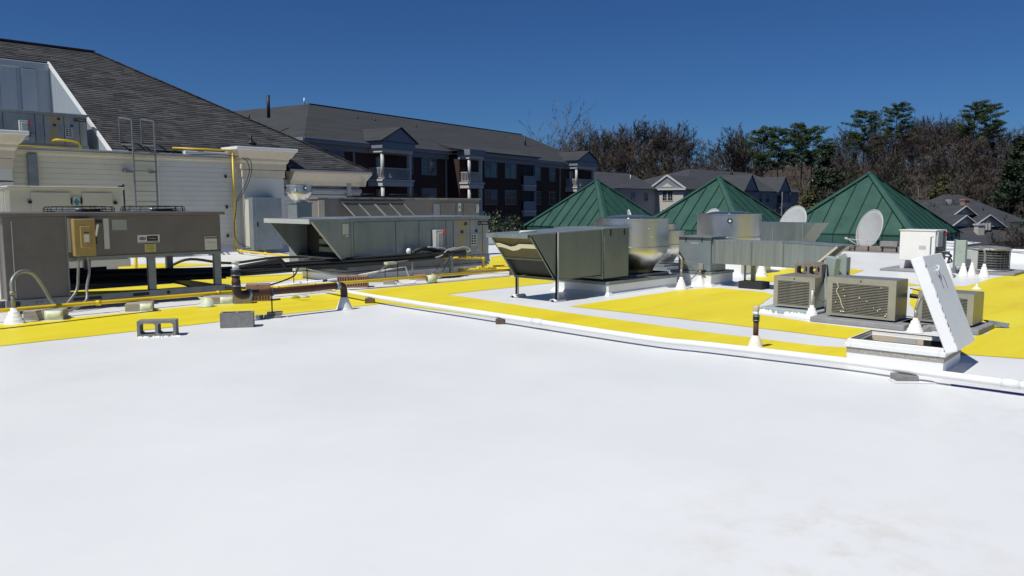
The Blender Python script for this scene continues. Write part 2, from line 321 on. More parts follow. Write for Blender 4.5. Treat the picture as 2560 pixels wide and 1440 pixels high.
# siding courses, each a board
board = None; nb = 20; h = 3.02/nb
for i in range(nb):
    z = .1+i*h
    for (x0, x1, mm) in ((-16, 2.2, 'wallcream'), (2.205, 10.3, 'wallcream'), (10.305, 14.5, 'wallgrey'))[:]:
        b = MB(); b.hexa([(x0, WY-.018, z), (x1, WY-.018, z), (x1, WY+.05, z), (x0, WY+.05, z)], [(x0, WY-.004, z+h-.006), (x1, WY-.004, z+h-.006), (x1, WY+.05, z+h-.006), (x0, WY+.05, z+h-.006)])
        b.build('siding_board', mm, cb)
    if z+h < 2.1:
        b = MB(); x0, x1 = 14.505, 17.8; b.hexa([(x0, WY-.018, z), (x1, WY-.018, z), (x1, WY+.05, z), (x0, WY+.05, z)], [(x0, WY-.004, z+h-.006), (x1, WY-.004, z+h-.006), (x1, WY+.05, z+h-.006), (x0, WY+.05, z+h-.006)]); b.build('siding_board', 'wallgrey', cb)
# base cant flashing
b = MB(); b.prism([(-16, WY-.35, .0), (-16, WY-.02, .30), (-16, WY-.02, 0)], (34, 0, 0)); b.build('base_flashing', 'whitecurb', cb)
# parapet coping of long wall
box('coping', 'cornice', cb, 6.3, 13.0, WY-.10, WY+.35, 3.04, 3.16, .02)
box('coping', 'soffit', cb, 6.3, 13.0, WY-.13, WY+.38, 3.165, 3.22, .01)
box('coping', 'white', cb, 11.2, 13.0, WY+.12, WY+.5, 3.225, 3.34, .01)
# piers with stepped cornice
def pier(x0, x1, y, top, name='cornice_pier', dy=0.25):
    p = box(name, 'wallgrey', cb, x0, x1, y-dy, y+.4, .0, top-1.0)
    m = MB()
    prof = [(0, top-.98), (.03, top-.98), (.03, top-.72), (.07, top-.70), (.07, top-.52), (.14, top-.44), (.14, top-.36), (.22, top-.30), (.30, top-.14), (.33, top-.12), (.33, top-.10)]
    yf = y-dy
    outer = [(d, z) for d, z in prof]+[(0, top-.10)]
    m.prism([(x0, yf-d, z) for d, z in outer], (x1-x0, 0, 0))
    # sides flare too
    for sx, xx in ((-1, x0), (1, x1)):
        m.prism([(xx+sx*d, yf, z) if sx < 0 else (xx+sx*d, yf, z) for d, z in outer], (0, .6, 0))
        for (d, z), (d2, z2) in zip(prof[:-1], prof[1:]):
            if abs(z2-z) > .001 and max(d, d2) > 0: m.hexa([(xx, yf-d, z), (xx+sx*d, yf-d, z), (xx+sx*d, yf, z), (xx, yf, z)], [(xx, yf-d2, z2), (xx+sx*d2, yf-d2, z2), (xx+sx*d2, yf, z2), (xx, yf, z2)])
    m.build('cornice', 'cornice', p)
    box('core', 'cornice', p, x0+.01, x1-.01, yf+.01, y+.4, top-1.0, top-.1)
    box('cap', 'white', p, x0-.37, x1+.37, yf-.37, yf+.75, top-.10, top-.0, .012)
    box('painted_shadow_line', 'dark', p, x0-.004, x1+.004, yf-.035, yf, top-.735, top-.715)  # dark strip standing proud: a groove's shadow put in as colour
    return p
pier(12.95, 14.45, WY, 3.52)
pier(4.2, 6.25, WY-.05, 3.60)
# eave cornice of the right part
m = MB(); m.prism([(14.8, WY-.02, 2.30), (14.8, WY-.09, 2.32), (14.8, WY-.10, 2.45), (14.8, WY-.20, 2.52), (14.8, WY-.28, 2.66), (14.8, WY-.38, 2.74), (14.8, WY-.38, 2.80), (14.8, WY+.3, 2.80)], (3.2, 0, 0)); m.build('eave_cornice', 'cornice', cb)
m = MB(); m.prism([(17.8, WY-.3, 2.30), (17.85, WY-.3, 2.32), (17.9, WY-.3, 2.5), (18.1, WY-.38, 2.74), (18.1, WY-.38, 2.80), (17.6, WY-.3, 2.80)], (0, 14, 0)); m.build('eave_cornice', 'cornice', cb)
MB().tube([(14.52, WY-.03, 2.13), (17.8, WY-.03, 2.13)], .09, 14).build('half_round_trim', 'soffit', cb)
MB().tube([(14.52, WY-.02, 1.97), (17.8, WY-.02, 1.97)], .03, 8).build('half_round_trim', 'soffit', cb)
box('downpipe', 'soffit', cb, 17.15, 17.32, WY-.13, WY-.02, .3, 2.4, .01)
box('downpipe', 'railgrey', cb, 6.68, 6.92, WY-.16, WY-.02, 1.2, 3.05, .02, label='wide dark grey downpipe')
# roof: solid hull with a mechanical well cut out for x<9
sr = lambda y: ze+sl_*(y-ye)
dk = MB(); T = .03
yr = 31.7; zr = sr(yr)
dk.prism([(9.0, 25.3, sr(25.3)-T), (9.0, yr, zr-T), (9.0, 2*yr-ye, ze-T), (9.0, 2*yr-ye, ze-.2), (9, 25.3, sr(25.3)-.3)], (1.87, 0, 0))      # behind main shingles
dk.add([(10.87, 25.3, sr(25.3)-T), (14.6, 25.3, sr(25.3)-T), (14.6, ye, ze-T), (18.0, ye, ze-T), (10.87, yr, zr-T), (18.0, 2*yr-ye, ze-T), (10.87, 2*yr-ye, ze-T)], [(0, 1, 4), (1, 2, 3, 4), (3, 5, 4), (5, 6, 4)])
dk.add([(-16, 30.4, sr(30.4)-T), (9.0, 30.4, sr(30.4)-T), (9.0, yr, zr-T), (-16, yr, zr-T), (-16, 2*yr-ye, ze-T), (9.0, 2*yr-ye, ze-T)], [(0, 1, 2, 3), (3, 2, 5, 4)])
roof = dk.build('roof', 'roofdark', cb)
MB().add([(18.02, ye-.02, ze), (18.02, 2*yr-ye, ze), (10.87, yr, zr+.01)], [(0, 1, 2)]).build('hip_slope', 'house_roof', roof)
box('eave_edge', 'soffit', roof, 14.62, 18.05, ye-.03, ye+.02, ze-.07, ze-.01)
# shingles
random.seed(5); E_ = .142; sn = math.sqrt(1+sl_*sl_); L = (yr-ye)*sn; items = []
courses = int(L/E_)
for i in range(courses):
    s0 = i*E_; y0 = ye+s0/sn; y1 = ye+min(s0+E_*1.12, L)/sn
    xmax = 18.0-(y0-ye)-.0; xmin = 9.0 if (y0+y1)/2 < 30.4 else -14.0
    x = xmin-(random.random()*.3 if xmin > 0 else 0)
    if y0 < 25.25: x = xmin = 14.6
    while x < xmax:
        wd = random.choice((.2, .28, .34, .34, .46)); xa = max(x, xmin); xb = min(x+wd, xmax)
        if xb-xa > .04: items.append((xa, xb, y0, y1, random.uniform(.008, .02)))
        x += wd
def shingle_geo(mb, it, org=(0, 0, 0)):
    xa, xb, y0, y1, th = it; ox, oy, oz = org; xb2 = xb-.006
    z0 = sr(y0); z1 = sr(y1)
    c = [(xa-ox, y0-oy, z0+.002-oz), (xb2-ox, y0-oy, z0+.002-oz), (xb2-ox, y0-oy, z0+.012+th-oz), (xa-ox, y0-oy, z0+.012+th-oz), (xb2-ox, y1-oy, z1+.003-oz), (xa-ox, y1-oy, z1+.003-oz)]
    mb.add(c, [(0, 1, 2, 3), (3, 2, 4, 5), (0, 3, 5), (1, 4, 2)])
items.sort(key=lambda it: (it[0]+it[1])**2/4+(it[2])**2)
vis = [it for it in items if it[2] > 25.3 or it[0] > 14.5]
near = set(map(id, vis[:300])); cache = {}
for it in vis[:300]:
    key = (round(it[1]-it[0], 2), round(it[4], 3))
    if key not in cache:
        mb = MB(); xa = 0; shingle_geo(mb, (0, key[0], ye, ye+E_*1.12/sn, key[1]), (0, ye, ze)); me = bpy.data.meshes.new('shingle'); me.from_pydata(mb.v, [], mb.f); me.materials.append(M['shingle']); cache[key] = me
    o = bpy.data.objects.new('shingle', cache[key]); C.objects.link(o); o.parent = roof
    o.location = Vector((it[0], it[2], sr(it[2])))-ORG[roof.name]
mb = MB()
for it in items:
    if id(it) not in near: shingle_geo(mb, it)
tag(mb.build('shingle_field', 'shingle', roof), kind='stuff')
hc = MB(); a = Vector((10.87, yr, zr)); b_ = Vector((18.02, ye-.02, ze)); n_ = 46
for i in range(n_):
    p = a.lerp(b_, i/n_); q = a.lerp(b_, (i+1.1)/n_); hc.bar(p+Vector((0, 0, .03)), q+Vector((0, 0, .015)), .2, .018, (0, 0, 1))
hc.bar((-14, yr, zr+.02), (10.9, yr, zr+.02), .24, .05, (0, 0, 1))
hc.build('hip_cap', 'shingle', roof)
# mechanical well: back wall, cheek, floor, rake flashing
for i in range(40):
    x0 = -11+i*.5; box('cladding_panel', 'metalclad', cb, x0, x0+.49, 30.36, 30.40, 2.9, sr(30.4)-.25)
box('box_rib', 'metalclad', cb, 8.1, 8.55, 30.24, 30.36, 2.9, sr(30.4)-.28, .02)
box('head_trim', 'metalclad', cb, -11, 9.0, 30.26, 30.42, sr(30.4)-.26, sr(30.4)-.03, .02)
for i in range(18):
    y0 = 25.05+i*.3; y1 = y0+.292
    m = MB(); m.prism([(8.98, y0, 2.95), (8.98, y1, 2.95), (8.98, y1, sr(y1)-.03), (8.98, y0, sr(y0)-.03)], (.04, 0, 0)); m.build('cladding_panel', 'metalclad', cb)
MB().bar((8.97, 25.0, sr(25.0)), (8.97, 30.4, sr(30.4)), .05, .12, (0, 0, 1)).build('rake_flashing', 'white', cb)
box('well_floor', 'roofwhite', cb, -16, 9.0, 25.2, 30.4, 2.95, 3.05)
box('kerb', 'whitecurb', cb, 9.02, 9.5, 25.2, 25.6, 3.0, 3.28)
# vent stacks on roof
m = MB(); m.tube([(14.0, 26.1, sr(26.1)), (14.0, 26.1, sr(26.1)+.28)], .05, 12); m.lathe([(.16, 0), (.05, .12)], (14.0, 26.1, sr(26.1)), 12); m.build('vent_stack', 'black', roof)

# ------------------------------------------------------------------ roof ladder on that wall
lad = thing('roof_ladder', 'galvanised fixed ladder with two hoop handrails on the cream wall', 'ladder', (9.77, 24.75, .3))
for x in (9.45, 10.10):
    m = MB(); y = 24.72
    m.bar((x, y, .3), (x, y, 4.17), .035, .06, (0, 1, 0)); m.bar((x, y, 4.15), (x, y+.95, 4.28), .05, .045); m.bar((x, y+.95, 4.28), (x, y+.95, 3.45), .045, .045); m.bar((x, y+.95, 3.47), (x, y, 3.42), .05, .045)
    m.build('side_rail', 'railgrey', lad)
for i in range(10):
    z = .5+i*.305
    MB().tube([(9.45, 24.72, z), (10.10, 24.72, z)], .012, 6).build('rung', 'railgrey', lad)
for z in (2.62, 1.2):
    for x in (9.45, 10.10): box('wall_bracket', 'railgrey', lad, x-.25 if x < 10 else x-.12, x-.02, 24.72, 24.95, z-.03, z+.03)

# ------------------------------------------------------------------ things on that wall
t = thing('equipment_cabinet', 'tall blue grey metal cabinet standing against the pale siding by the yellow pipe', 'cabinet', (13.4, 24.5, .12))
box('body', 'galvblue', t, 12.98, 14.05, 24.25, 24.97, .12, 1.86, .01)
box('door', 'galvblue', t, 13.08, 14.03, 24.235, 24.25, .15, 1.84, .004)
box('side_panel', 'beige', t, 12.955, 12.98, 24.45, 24.95, .2, 1.80)
box('handle', 'black', t, 13.12, 13.16, 24.2, 24.235, .9, 1.05)
t = thing('back_door', 'white back door with six dark panes behind the rooftop duct', 'door', (15.6, 25, .2))
box('door_leaf', 'door', t, 15.15, 16.1, 24.93, 24.975, .25, 1.80, .005)
box('door_frame', 'soffit', t, 15.05, 16.2, 24.96, 24.98, .2, 1.86)
for i in range(3):
    for j in range(2): box('pane', 'glass', t, 15.46+i*.13, 15.575+i*.13, 24.92, 24.93, .98+j*.34, 1.29+j*.34)
y = 24.85
t = thing('gas_pipe', 'thin yellow gas pipe climbing the cream wall and running over its coping', 'pipe', (12.63, y, .1))
MB().tube([(10.9, y+.5, 3.42), (12.64, y+.0, 3.40)], .03, 10).build('pipe_run', 'yellowpipe', t)
MB().tube([(12.66, y, 3.42), (12.66, y, .14)], .03, 10).build('pipe_run', 'yellowpipe', t)
MB().tube([(12.66, y, .13), (12.55, 24.2, .12), (12.3, 21.0, .12), (11.9, 19.0, .12)], .03, 10).build('pipe_run', 'yellowpipe', t)
for p in ((12.66, y, 3.42), (12.66, y, .13), (12.56, 24.3, .12), (12.42, 22.5, .12)): MB().lathe([(0, -.05), (.045, -.045), (.045, .045), (0, .05)], p, 10).build('fitting', 'yellowpipe', t)
for z in (.6, 1.55, 2.55):
    box('wall_clip', 'black', t, 12.42, 12.47, 24.93, 24.985, z-.05, z+.05); MB().tube([(12.45, 24.95, z), (12.66, y, z)], .006, 5).build('clip_rod', 'grey', t)
m = MB(); m.curve([(11.2, 24.83, 3.2), (12.2, 24.82, 3.24), (12.9, 24.6, 3.15), (13.05, 24.5, 2.8), (12.95, 24.6, 2.3), (12.72, 24.75, 1.8), (12.68, 24.8, 1.4), (12.6, 24.8, .8), (12.72, 24.7, .35), (13.2, 24.0, .12), (13.0, 22.0, .1)], .014, 6)
tag(m.build('wall_cable', 'cable'), 'slack dark cable hanging beside the climbing yellow pipe', 'cable')
m = MB(); m.curve([(12.75, 24.83, 3.22), (13.1, 24.55, 3.1), (13.12, 24.5, 2.7), (12.98, 24.6, 2.2), (12.76, 24.78, 1.75)], .011, 6)
tag(m.build('wall_cable', 'cable'), 'second thinner cable looping from the cornice pier to the yellow pipe', 'cable')
t = thing('thin_vent_pipe', 'thin dark hooked pipe rising between the beige unit and the ladder', 'pipe', (7.75, 21, .1))
MB().curve([(7.75, 21, .1), (7.75, 21, 1.98), (7.72, 21, 2.08), (7.62, 21, 2.08), (7.6, 21, 2.0)], .022, 8).build('pipe_run', 'cable', t)

# ------------------------------------------------------------------ helper: big packaged unit pieces
def sterling(name, label, ox, oy, oz, dark=False, full=True):
    P = Vector((ox, oy, oz)); t = thing(name, label, 'rooftop unit', tuple(P))
    def bx(n, mm, x0, x1, y0, y1, z0, z1, bv=0, par=None): return box(n, mm, par or t, ox+x0, ox+x1, oy+y0, oy+y1, oz+z0, oz+z1, bv)
    body = 'galvrust'
    bx('casing', body, .14, 4.15, .02, 1.72, .42, 1.29, .0)
    bx('top_rail', 'galv', .0, 4.19, -.02, 1.76, 1.29, 1.36, .008)
    bx('corner_post', 'galv', .09, .15, -.01, .03, .42, 1.29)
    bx('base_rail', 'railgrey', .0, 4.17, .0, 1.74, .28, .42)
    joints = [.16, 1.27, 1.93, 2.74, 2.97, 3.51, 3.93, 4.14]
    mats = ['galv', 'galv', 'galv', 'galv', 'galvrust', 'galvrust', 'galvrust']
    for i in range(7):
        a, b = joints[i]+.008, joints[i+1]-.008
        p = bx('access_panel', mats[i], a, b, -.005, .02, .44, 1.27, .004)
        bx('gasket', 'dark', b+.001, b+.015, .012, .0205, .44, 1.27, 0, p)
    for (a, z) in ((3.33, 1.18), (3.21, .99), (3.80, 1.19), (3.68, 1.0)):
        bx('inspection_port', 'cable', a, a+.075, -.02, -.004, z-.035, z+.035)
    bx('trim', 'galv', 3.0, 3.92, -.012, -.004, .915, .93)
    for a in (3.25, 3.72): bx('latch', 'lightgrey', a, a+.07, -.02, -.004, .52, .56)
    nm = bx('name_plate', 'labelblack', 4.14-.36, 4.14-.02, -.012, -.004, 1.14, 1.235)
    text('STERLING', 'lettering', nm, (ox+4.14-.165, oy-.016, oz+1.187), (1, 0, 0), (0, 0, 1), .045, width=.23)
    MB().lathe([(.012, -.004), (.02, 0), (.012, .004)], (ox+4.14-.325, oy-.016, oz+1.187), 8).build('emblem', 'lettering', nm)
    lb = bx('data_label', 'label', 3.53, 3.72, -.011, -.0045, .66, .92)
    for i in range(2):
        for j in range(4): bx('print_block', 'ink', 3.545+i*.09, 3.615+i*.085, -.014, -.0115, .68+j*.06, .72+j*.06, 0, lb)
    # disconnect switch
    sw = bx('disconnect_switch', 'lightgrey', 2.30, 2.52, -.16, -.01, .52, 1.06, .008)
    bx('cover', 'lightgrey', 2.34, 2.48, -.185, -.16, .62, 1.0, .01, sw)
    MB().bar((ox+2.56, oy-.10, oz+.93), (ox+2.62, oy-.12, oz+1.06), .045, .03).build('handle', 'orange', sw)
    bx('hub', 'black', 2.522, 2.55, -.12, -.07, .80, .94, 0, sw)
    bx('junction_box', 'galv', 2.58, 2.70, -.09, -.01, .60, .70, .004)
    if full:
        # intake hood
        y0, y1 = .0, 1.70
        m = MB(); m.prism([(ox-.85, oy+y0, oz+1.30), (ox+.12, oy+y0, oz+1.30), (ox+.12, oy+y0, oz+.50), (ox-.16, oy+y0, oz+.50)], (0, .02, 0)); m.build('hood_side', 'galv', t)
        m = MB(); m.prism([(ox-.85, oy+y1, oz+1.30), (ox+.12, oy+y1, oz+1.30), (ox+.12, oy+y1, oz+.50), (ox-.16, oy+y1, oz+.50)], (0, .02, 0)); m.build('hood_side', 'galv', t)
        bx('hood_top', 'galv', -.90, .10, -.03, 1.75, 1.30, 1.345, .004)
        bx('hood_lip', 'lightgrey', -.92, -.89, -.03, 1.75, 1.25, 1.345)
        bx('hood_floor', 'galvdark', -.16, .1, .02, 1.70, .50, .52)
        bx('hood_back', 'dark', .10, .135, .02, 1.70, .52, 1.30)
        for k in range(4): bx('louvre_blade', 'galvdark', .02, .10, .1, 1.1, .62+k*.17, .72+k*.17)
        m = MB(); m.bar((ox-.85, oy-.005, oz+1.29), (ox-.16, oy-.005, oz+.5), .02, .035); m.build('hood_edge', 'beige', t)
        bx('name_card', 'lightgrey', -.12, .03, -.012, -.002, 1.02, 1.24); bx('name_card', 'label', -.05, .02, -.012, -.002, .97, 1.0)
    return t
st = sterling('rooftop_air_unit', 'long stained galvanised rooftop air unit with intake hood and red handled switch', 9.55, 13.9, 0)
cr = MB(); cr.box(9.5, 13.7, 13.97, 15.6, -.01, .22); cr.build('curb', 'whitecurb', st)
for (z0, z1, e) in ((.16, .22, .03), (.23, .28, .05)):
    box('counterflashing', 'railgrey', st, 9.5-e, 13.72+e, 13.97-e, 15.6+e, z0, z1, .006)
w2 = sterling('rooftop_air_unit', 'grey rooftop air unit with black name plate in the roof well above the cream wall', 4.55, 26.2, 2.98)
w2.name = 'rooftop_air_unit'
MB().tube([(4.2, 25.75, 3.28), (8.35, 25.75, 3.28)], .03, 8).build('gas_feed_pipe', 'yellowpipe', w2)
MB().curve([(7.7, 26.1, 3.5), (7.75, 25.8, 3.52), (8.3, 25.8, 3.45), (8.3, 25.75, 3.12)], .03, 8, 3).build('gas_feed_pipe', 'yellowpipe', w2)
MB().tube([(7.75, 25.75, 3.3), (7.75, 25.75, 3.08)], .025, 8).build('gas_feed_pipe', 'yellowpipe', w2)
for x in (6.5, 8.0): box('support_block', 'wooddark', w2, x, x+.2, 25.65, 25.85, 3.05, 3.22)

# ------------------------------------------------------------------ brown rooftop unit behind
t = thing('rooftop_air_unit', 'faded brown rooftop unit with four slanted filter louvres behind the long galvanised unit', 'rooftop unit', (14.8, 19.5, 0))
X0, X1, Y0, Y1 = 11.80, 17.8, 18.5, 18.95
box('casing', 'rtu', t, X0, X1, Y0, Y1, .35, 1.78, .01); box('curb', 'whitecurb', t, X0+.05, X1-.05, Y0+.05, Y1-.05, -.01, .35)
box('top_cap', 'rtu', t, X0-.04, X1+.04, Y0-.05, Y1+.05, 1.78, 1.83, .01)
m = MB()
for i in range(9): m.box(X0+.3+i*.5, X0+.62+i*.5, Y0-.058, Y0-.05, 1.79, 1.825)
tag(m.build('cap_clips', 'soffit', t), kind='stuff')
box('lit_edge_strip', 'cornice', t, X0, X0+.19, Y0-.02, Y0, .4, 1.76)  # cream strip on the front: the sunlit left side put into colour
box('pale_panel', 'soffit', t, 15.85, 16.1, Y0-.02, Y0, .4, 1.66)
for (a, b) in ((16.12, 16.75), (16.78, 17.05), (17.08, 17.76)): box('door_panel', 'rtu', t, a, b, Y0-.025, Y0, .4, 1.70, .004)
lb = box('data_label', 'label', t, 16.86, 16.97, Y0-.032, Y0-.026, 1.42, 1.68)
MB().prism([(16.915, Y0-.036, 1.49), (16.955, Y0-.036, 1.55), (16.915, Y0-.036, 1.61), (16.875, Y0-.036, 1.55)], (0, .003, 0)).build('diamond_mark', 'teal', lb)
box('switch_box', 'lightgrey', t, 17.62, 17.74, Y0-.06, Y0-.03, 1.38, 1.64, .004)
for k in range(4):
    a = 12.55+k*.52+(.03 if k > 1 else 0); zt, zb = 1.69, 1.26
    sh = .14+.0*k
    q = [(a, Y0-.03, zt), (a+.50, Y0-.03, zt), (a+.50+.2, Y0-.42, zb), (a+.2, Y0-.42, zb)]
    f = MB()
    for i in range(4): f.bar(q[i], q[(i+1) % 4], .035, .03)
    fr = f.build('filter_louvre', 'acbeige', t)
    g_ = MB(); g_.add([Vector(p)+Vector((0, .02, 0)) for p in q], [(0, 1, 2, 3)]); g_.build('mesh', 'slat', fr)
    g_ = MB()
    for j in range(14):
        u_ = (j+.5)/14; g_.bar(Vector(q[0]).lerp(Vector(q[3]), u_), Vector(q[1]).lerp(Vector(q[2]), u_), .008, .02)
    g_.build('louvre_blades', 'rtu', fr)
box('hood_cap', 'rtu', t, 12.52, 14.72, Y0-.08, Y0, 1.69, 1.73)
m = MB()
for r_ in (.5, .35, .2): m.tube([(13.6+r_*math.cos(a_*math.pi/12)*.4, 18.75+.4*r_*math.sin(a_*math.pi/12), 1.93) for a_ in range(25)], .012, 5, False)
m.tube([(14.9+.5*math.cos(a_*math.pi/12), 18.75+.2*math.sin(a_*math.pi/12), 1.93) for a_ in range(25)], .012, 5, False)
m.build('fan_guard', 'black', t); box('fan_guard_base', 'black', t, 13.0, 15.6, 18.6, 18.9, 1.83, 1.88)

# ------------------------------------------------------------------ beige rooftop unit at far left
t = thing('rooftop_air_unit', 'beige rooftop unit with teal diamond label in front of the cream wall at far left', 'rooftop unit', (5.0, 19.8, 0))
X0, X1, Y0, Y1 = 4.72, 6.96, 19.0, 21.0
box('casing', 'beige', t, X0, X1, Y0, Y1, .4, 1.97, .01); box('top_cap', 'beige', t, X0-.05, X1+.05, Y0-.06, Y1+.05, 1.97, 2.03, .01)
box('base_rail', 'beige', t, X0+.1, X1+.12, Y0-.02, Y1, .22, .40, .01); box('curb', 'whitecurb', t, X0+.2, X1-.1, Y0+.15, Y1-.1, -.01, .22)
for (a, b) in ((5.12, 5.88), (6.12, 6.75)): box('door_panel', 'beige', t, a, b, Y0-.03, Y0, .5, 1.9, .006)
for a in (5.9, 6.10): box('hinge', 'black', t, a-.015, a+.005, Y0-.04, Y0-.01, 1.65, 1.78)
lb = box('data_label', 'lightgrey', t, 5.93, 6.08, Y0-.014, Y0-.002, 1.5, 1.82)
MB().prism([(6.005, Y0-.018, 1.60), (6.065, Y0-.018, 1.69), (6.005, Y0-.018, 1.78), (5.945, Y0-.018, 1.69)], (0, .003, 0)).build('diamond_mark', 'teal', lb)
box('print_line', 'ink', lb, 5.955, 6.055, Y0-.017, Y0-.0145, 1.545, 1.56)
box('slot', 'ink', t, 5.40, 5.62, Y0-.034, Y0-.031, 1.48, 1.50)
box('latch', 'black', t, 5.06, 5.12, Y0-.05, Y0-.01, 1.66, 1.72); box('latch', 'black', t, 6.78, 6.84, Y0-.05, Y0-.01, 1.64, 1.71)
m = MB()
for r_ in (.6, .45, .3, .15): m.tube([(4.45+r_*math.cos(a_*math.pi/14), 20+r_*math.sin(a_*math.pi/14), 2.14) for a_ in range(29)], .012, 5, False)
m.build('fan_guard', 'black', t)
box('left_side_piece', 'white', t, 4.2, 4.72, 19.4, 21, .4, 1.93, .01)  # white colour stands for sunlight on the casing's left face
box('left_side_piece', 'white', t, 3.9, 4.715, 18.9, 19.35, 1.97, 2.0)

# ------------------------------------------------------------------ brown condenser, foreground left
t = thing('condensing_unit', 'large grey brown condensing unit with two wire guarded fans and tan switch box', 'condenser', (4.9, 14.5, 0))
X0, XM, X1, Y0, Y1 = 3.22, 4.09, 6.60, 13.5, 15.6
cabt = box('cabinet', 'brown', t, X0+.02, XM, Y0, Y1, .22, 1.46, .006)
box('side_panel', 'beige', t, X0-.005, X0+.018, Y0+.22, Y1-.1, .22, 1.44)  # beige over brown: sunlight on the left side put into the colour
box('corner_trim', 'lightgrey', cabt, X0+.13, X0+.14, Y0-.01, Y0, .25, 1.40)
box('trim', 'railgrey', cabt, XM-.012, XM+.012, Y0-.012, Y0+.01, .22, 1.46)
box('coil_housing', 'brown', t, XM+.01, X1, Y0+.005, Y1, .82, 1.46, .006)
box('top_cover', 'brown', t, X0-.06, X1+.07, Y0-.05, Y1+.05, 1.462, 1.52, .012)
box('coil_rail', 'railgrey', t, XM, X1, Y0-.01, Y0+.06, .77, .82)
box('coil_rail', 'railgrey', t, XM, X1, Y1-.06, Y1, .77, .82)
box('underside_panel', 'dark', t, XM+.05, X1-.05, Y0+.1, Y1-.1, .80, .815)
box('back_pan', 'dark', t, XM+.02, 5.35, Y1-.09, Y1-.05, .2, .5)
for (a, yy) in ((5.32, Y0+.05), (6.47, Y0+.05), (4.95, Y1-.08), (6.45, Y1-.08)): box('leg', 'railgrey', t, a, a+.12, yy-.04, yy+.04, .20, .80)
rl = box('base_rail', 'railgrey', t, X0, X1+.03, Y0-.02, Y0+.04, .09, .215, .004)
box('base_rail', 'railgrey', t, X0, X1+.03, Y1-.06, Y1, .09, .215, .004)
box('cross_rail', 'railgrey', t, X1-.05, X1+.02, Y0+.05, Y1-.07, .10, .2)
for (a, b) in ((4.13, 4.55), (5.04, 5.3)): box('fork_slot', 'dark', rl, a, b, Y0-.024, Y0-.0205, .135, .185)
for a, r_ in ((3.36, .045), (5.62, .03)):
    MB().tube([(a, Y0-.026, .155), (a, Y0-.0205, .155)], r_, 14).build('knockout', 'dark', rl)
for a in (3.62, 3.69, 3.87): MB().tube([(a, Y0-.025, .16), (a, Y0-.0205, .16)], .01, 8).build('bolt_hole', 'dark', rl)
# tan switch box
sb = box('switch_box', 'tan', t, 4.15, 4.46, Y0-.17, Y0, .84, 1.42, .008)
MB().box(4.23, 4.39, Y0-.20, Y0-.171, .97, 1.31).build('raised_cover', 'tan', sb, .025, seg=3)
box('paper_label', 'label', sb, 4.28, 4.355, Y0-.204, Y0-.201, 1.06, 1.18)
box('logo_plate', 'ink', sb, 4.28, 4.36, Y0-.204, Y0-.201, 1.20, 1.215)
MB().bar((4.47, Y0-.12, 1.12), (4.50, Y0-.16, 1.33), .03, .03).build('handle', 'lettering', sb)
box('hub', 'black', sb, 4.462, 4.49, Y0-.14, Y0-.08, 1.02, 1.17)
box('strip', 'lightgrey', t, 4.11, 4.21, Y0-.006, Y0+.004, .90, 1.43)
box('strip', 'lightgrey', t, 4.64, 4.72, Y0-.006, Y0+.004, .93, 1.42)
box('paper_label', 'soffit', t, 4.77, 5.0, Y0-.005, Y0+.004, 1.23, 1.40)
box('black_tag', 'ink', t, 4.53, 4.62, Y0-.005, Y0+.004, 1.35, 1.40)
# maker's plate
pl_ = box('maker_plate', 'label', t, 5.16, 5.52, Y0-.005, Y0+.004, 1.01, 1.14)
box('blue_edge', 'navy', pl_, 5.17, 5.51, Y0-.0065, Y0-.0055, 1.018, 1.026)
box('plate_dark_half', 'labelblack', pl_, 5.31, 5.49, Y0-.009, Y0-.0055, 1.035, 1.12)
m = MB(); m.prism([(5.238+.055*math.cos(a_*math.pi/10), Y0-.009, 1.078+.026*math.sin(a_*math.pi/10)) for a_ in range(20)][::-1], (0, .003, 0)); m.build('oval_emblem', 'navy', pl_)
text('Carrier', 'lettering', pl_, (5.238, Y0-.011, 1.078), (1, 0, 0), (0, 0, 1), .024, width=.075)
text('Tech2 Systems', 'lettering', pl_, (5.40, Y0-.011, 1.078), (1, 0, 0), (0, 0, 1), .018, width=.13)
yl = box('warning_label', 'labelyellow', t, 5.27, 5.45, Y0-.005, Y0+.004, .855, .985)
for s_, z_ in (('DO NOT', .967), ('FORK', .937), ('UNDER', .907), ('COIL', .876)): text(s_, 'ink', yl, (5.36, Y0-.008, z_), (1, 0, 0), (0, 0, 1), .02, width=.14 if s_ != 'DO NOT' else .12)
wl = box('paper_label', 'label', t, 6.30, 6.52, Y0-.005, Y0+.004, .85, 1.08)
box('black_header', 'ink', wl, 6.31, 6.52, Y0-.008, Y0-.0055, 1.045, 1.065)
m = MB()
for k in range(4): m.box(6.33, 6.50, Y0-.0075, Y0-.0055, .99-k*.01, .992-k*.01)
m.bar((6.33, Y0-.007, .90), (6.41, Y0-.007, .935), .004, .002); m.bar((6.41, Y0-.007, .935), (6.49, Y0-.007, .90), .004, .002); m.bar((6.33, Y0-.007, .90), (6.41, Y0-.007, .87), .004, .002); m.bar((6.41, Y0-.007, .87), (6.49, Y0-.007, .90), .004, .002)
m.build('fine_print', 'soffit', wl)
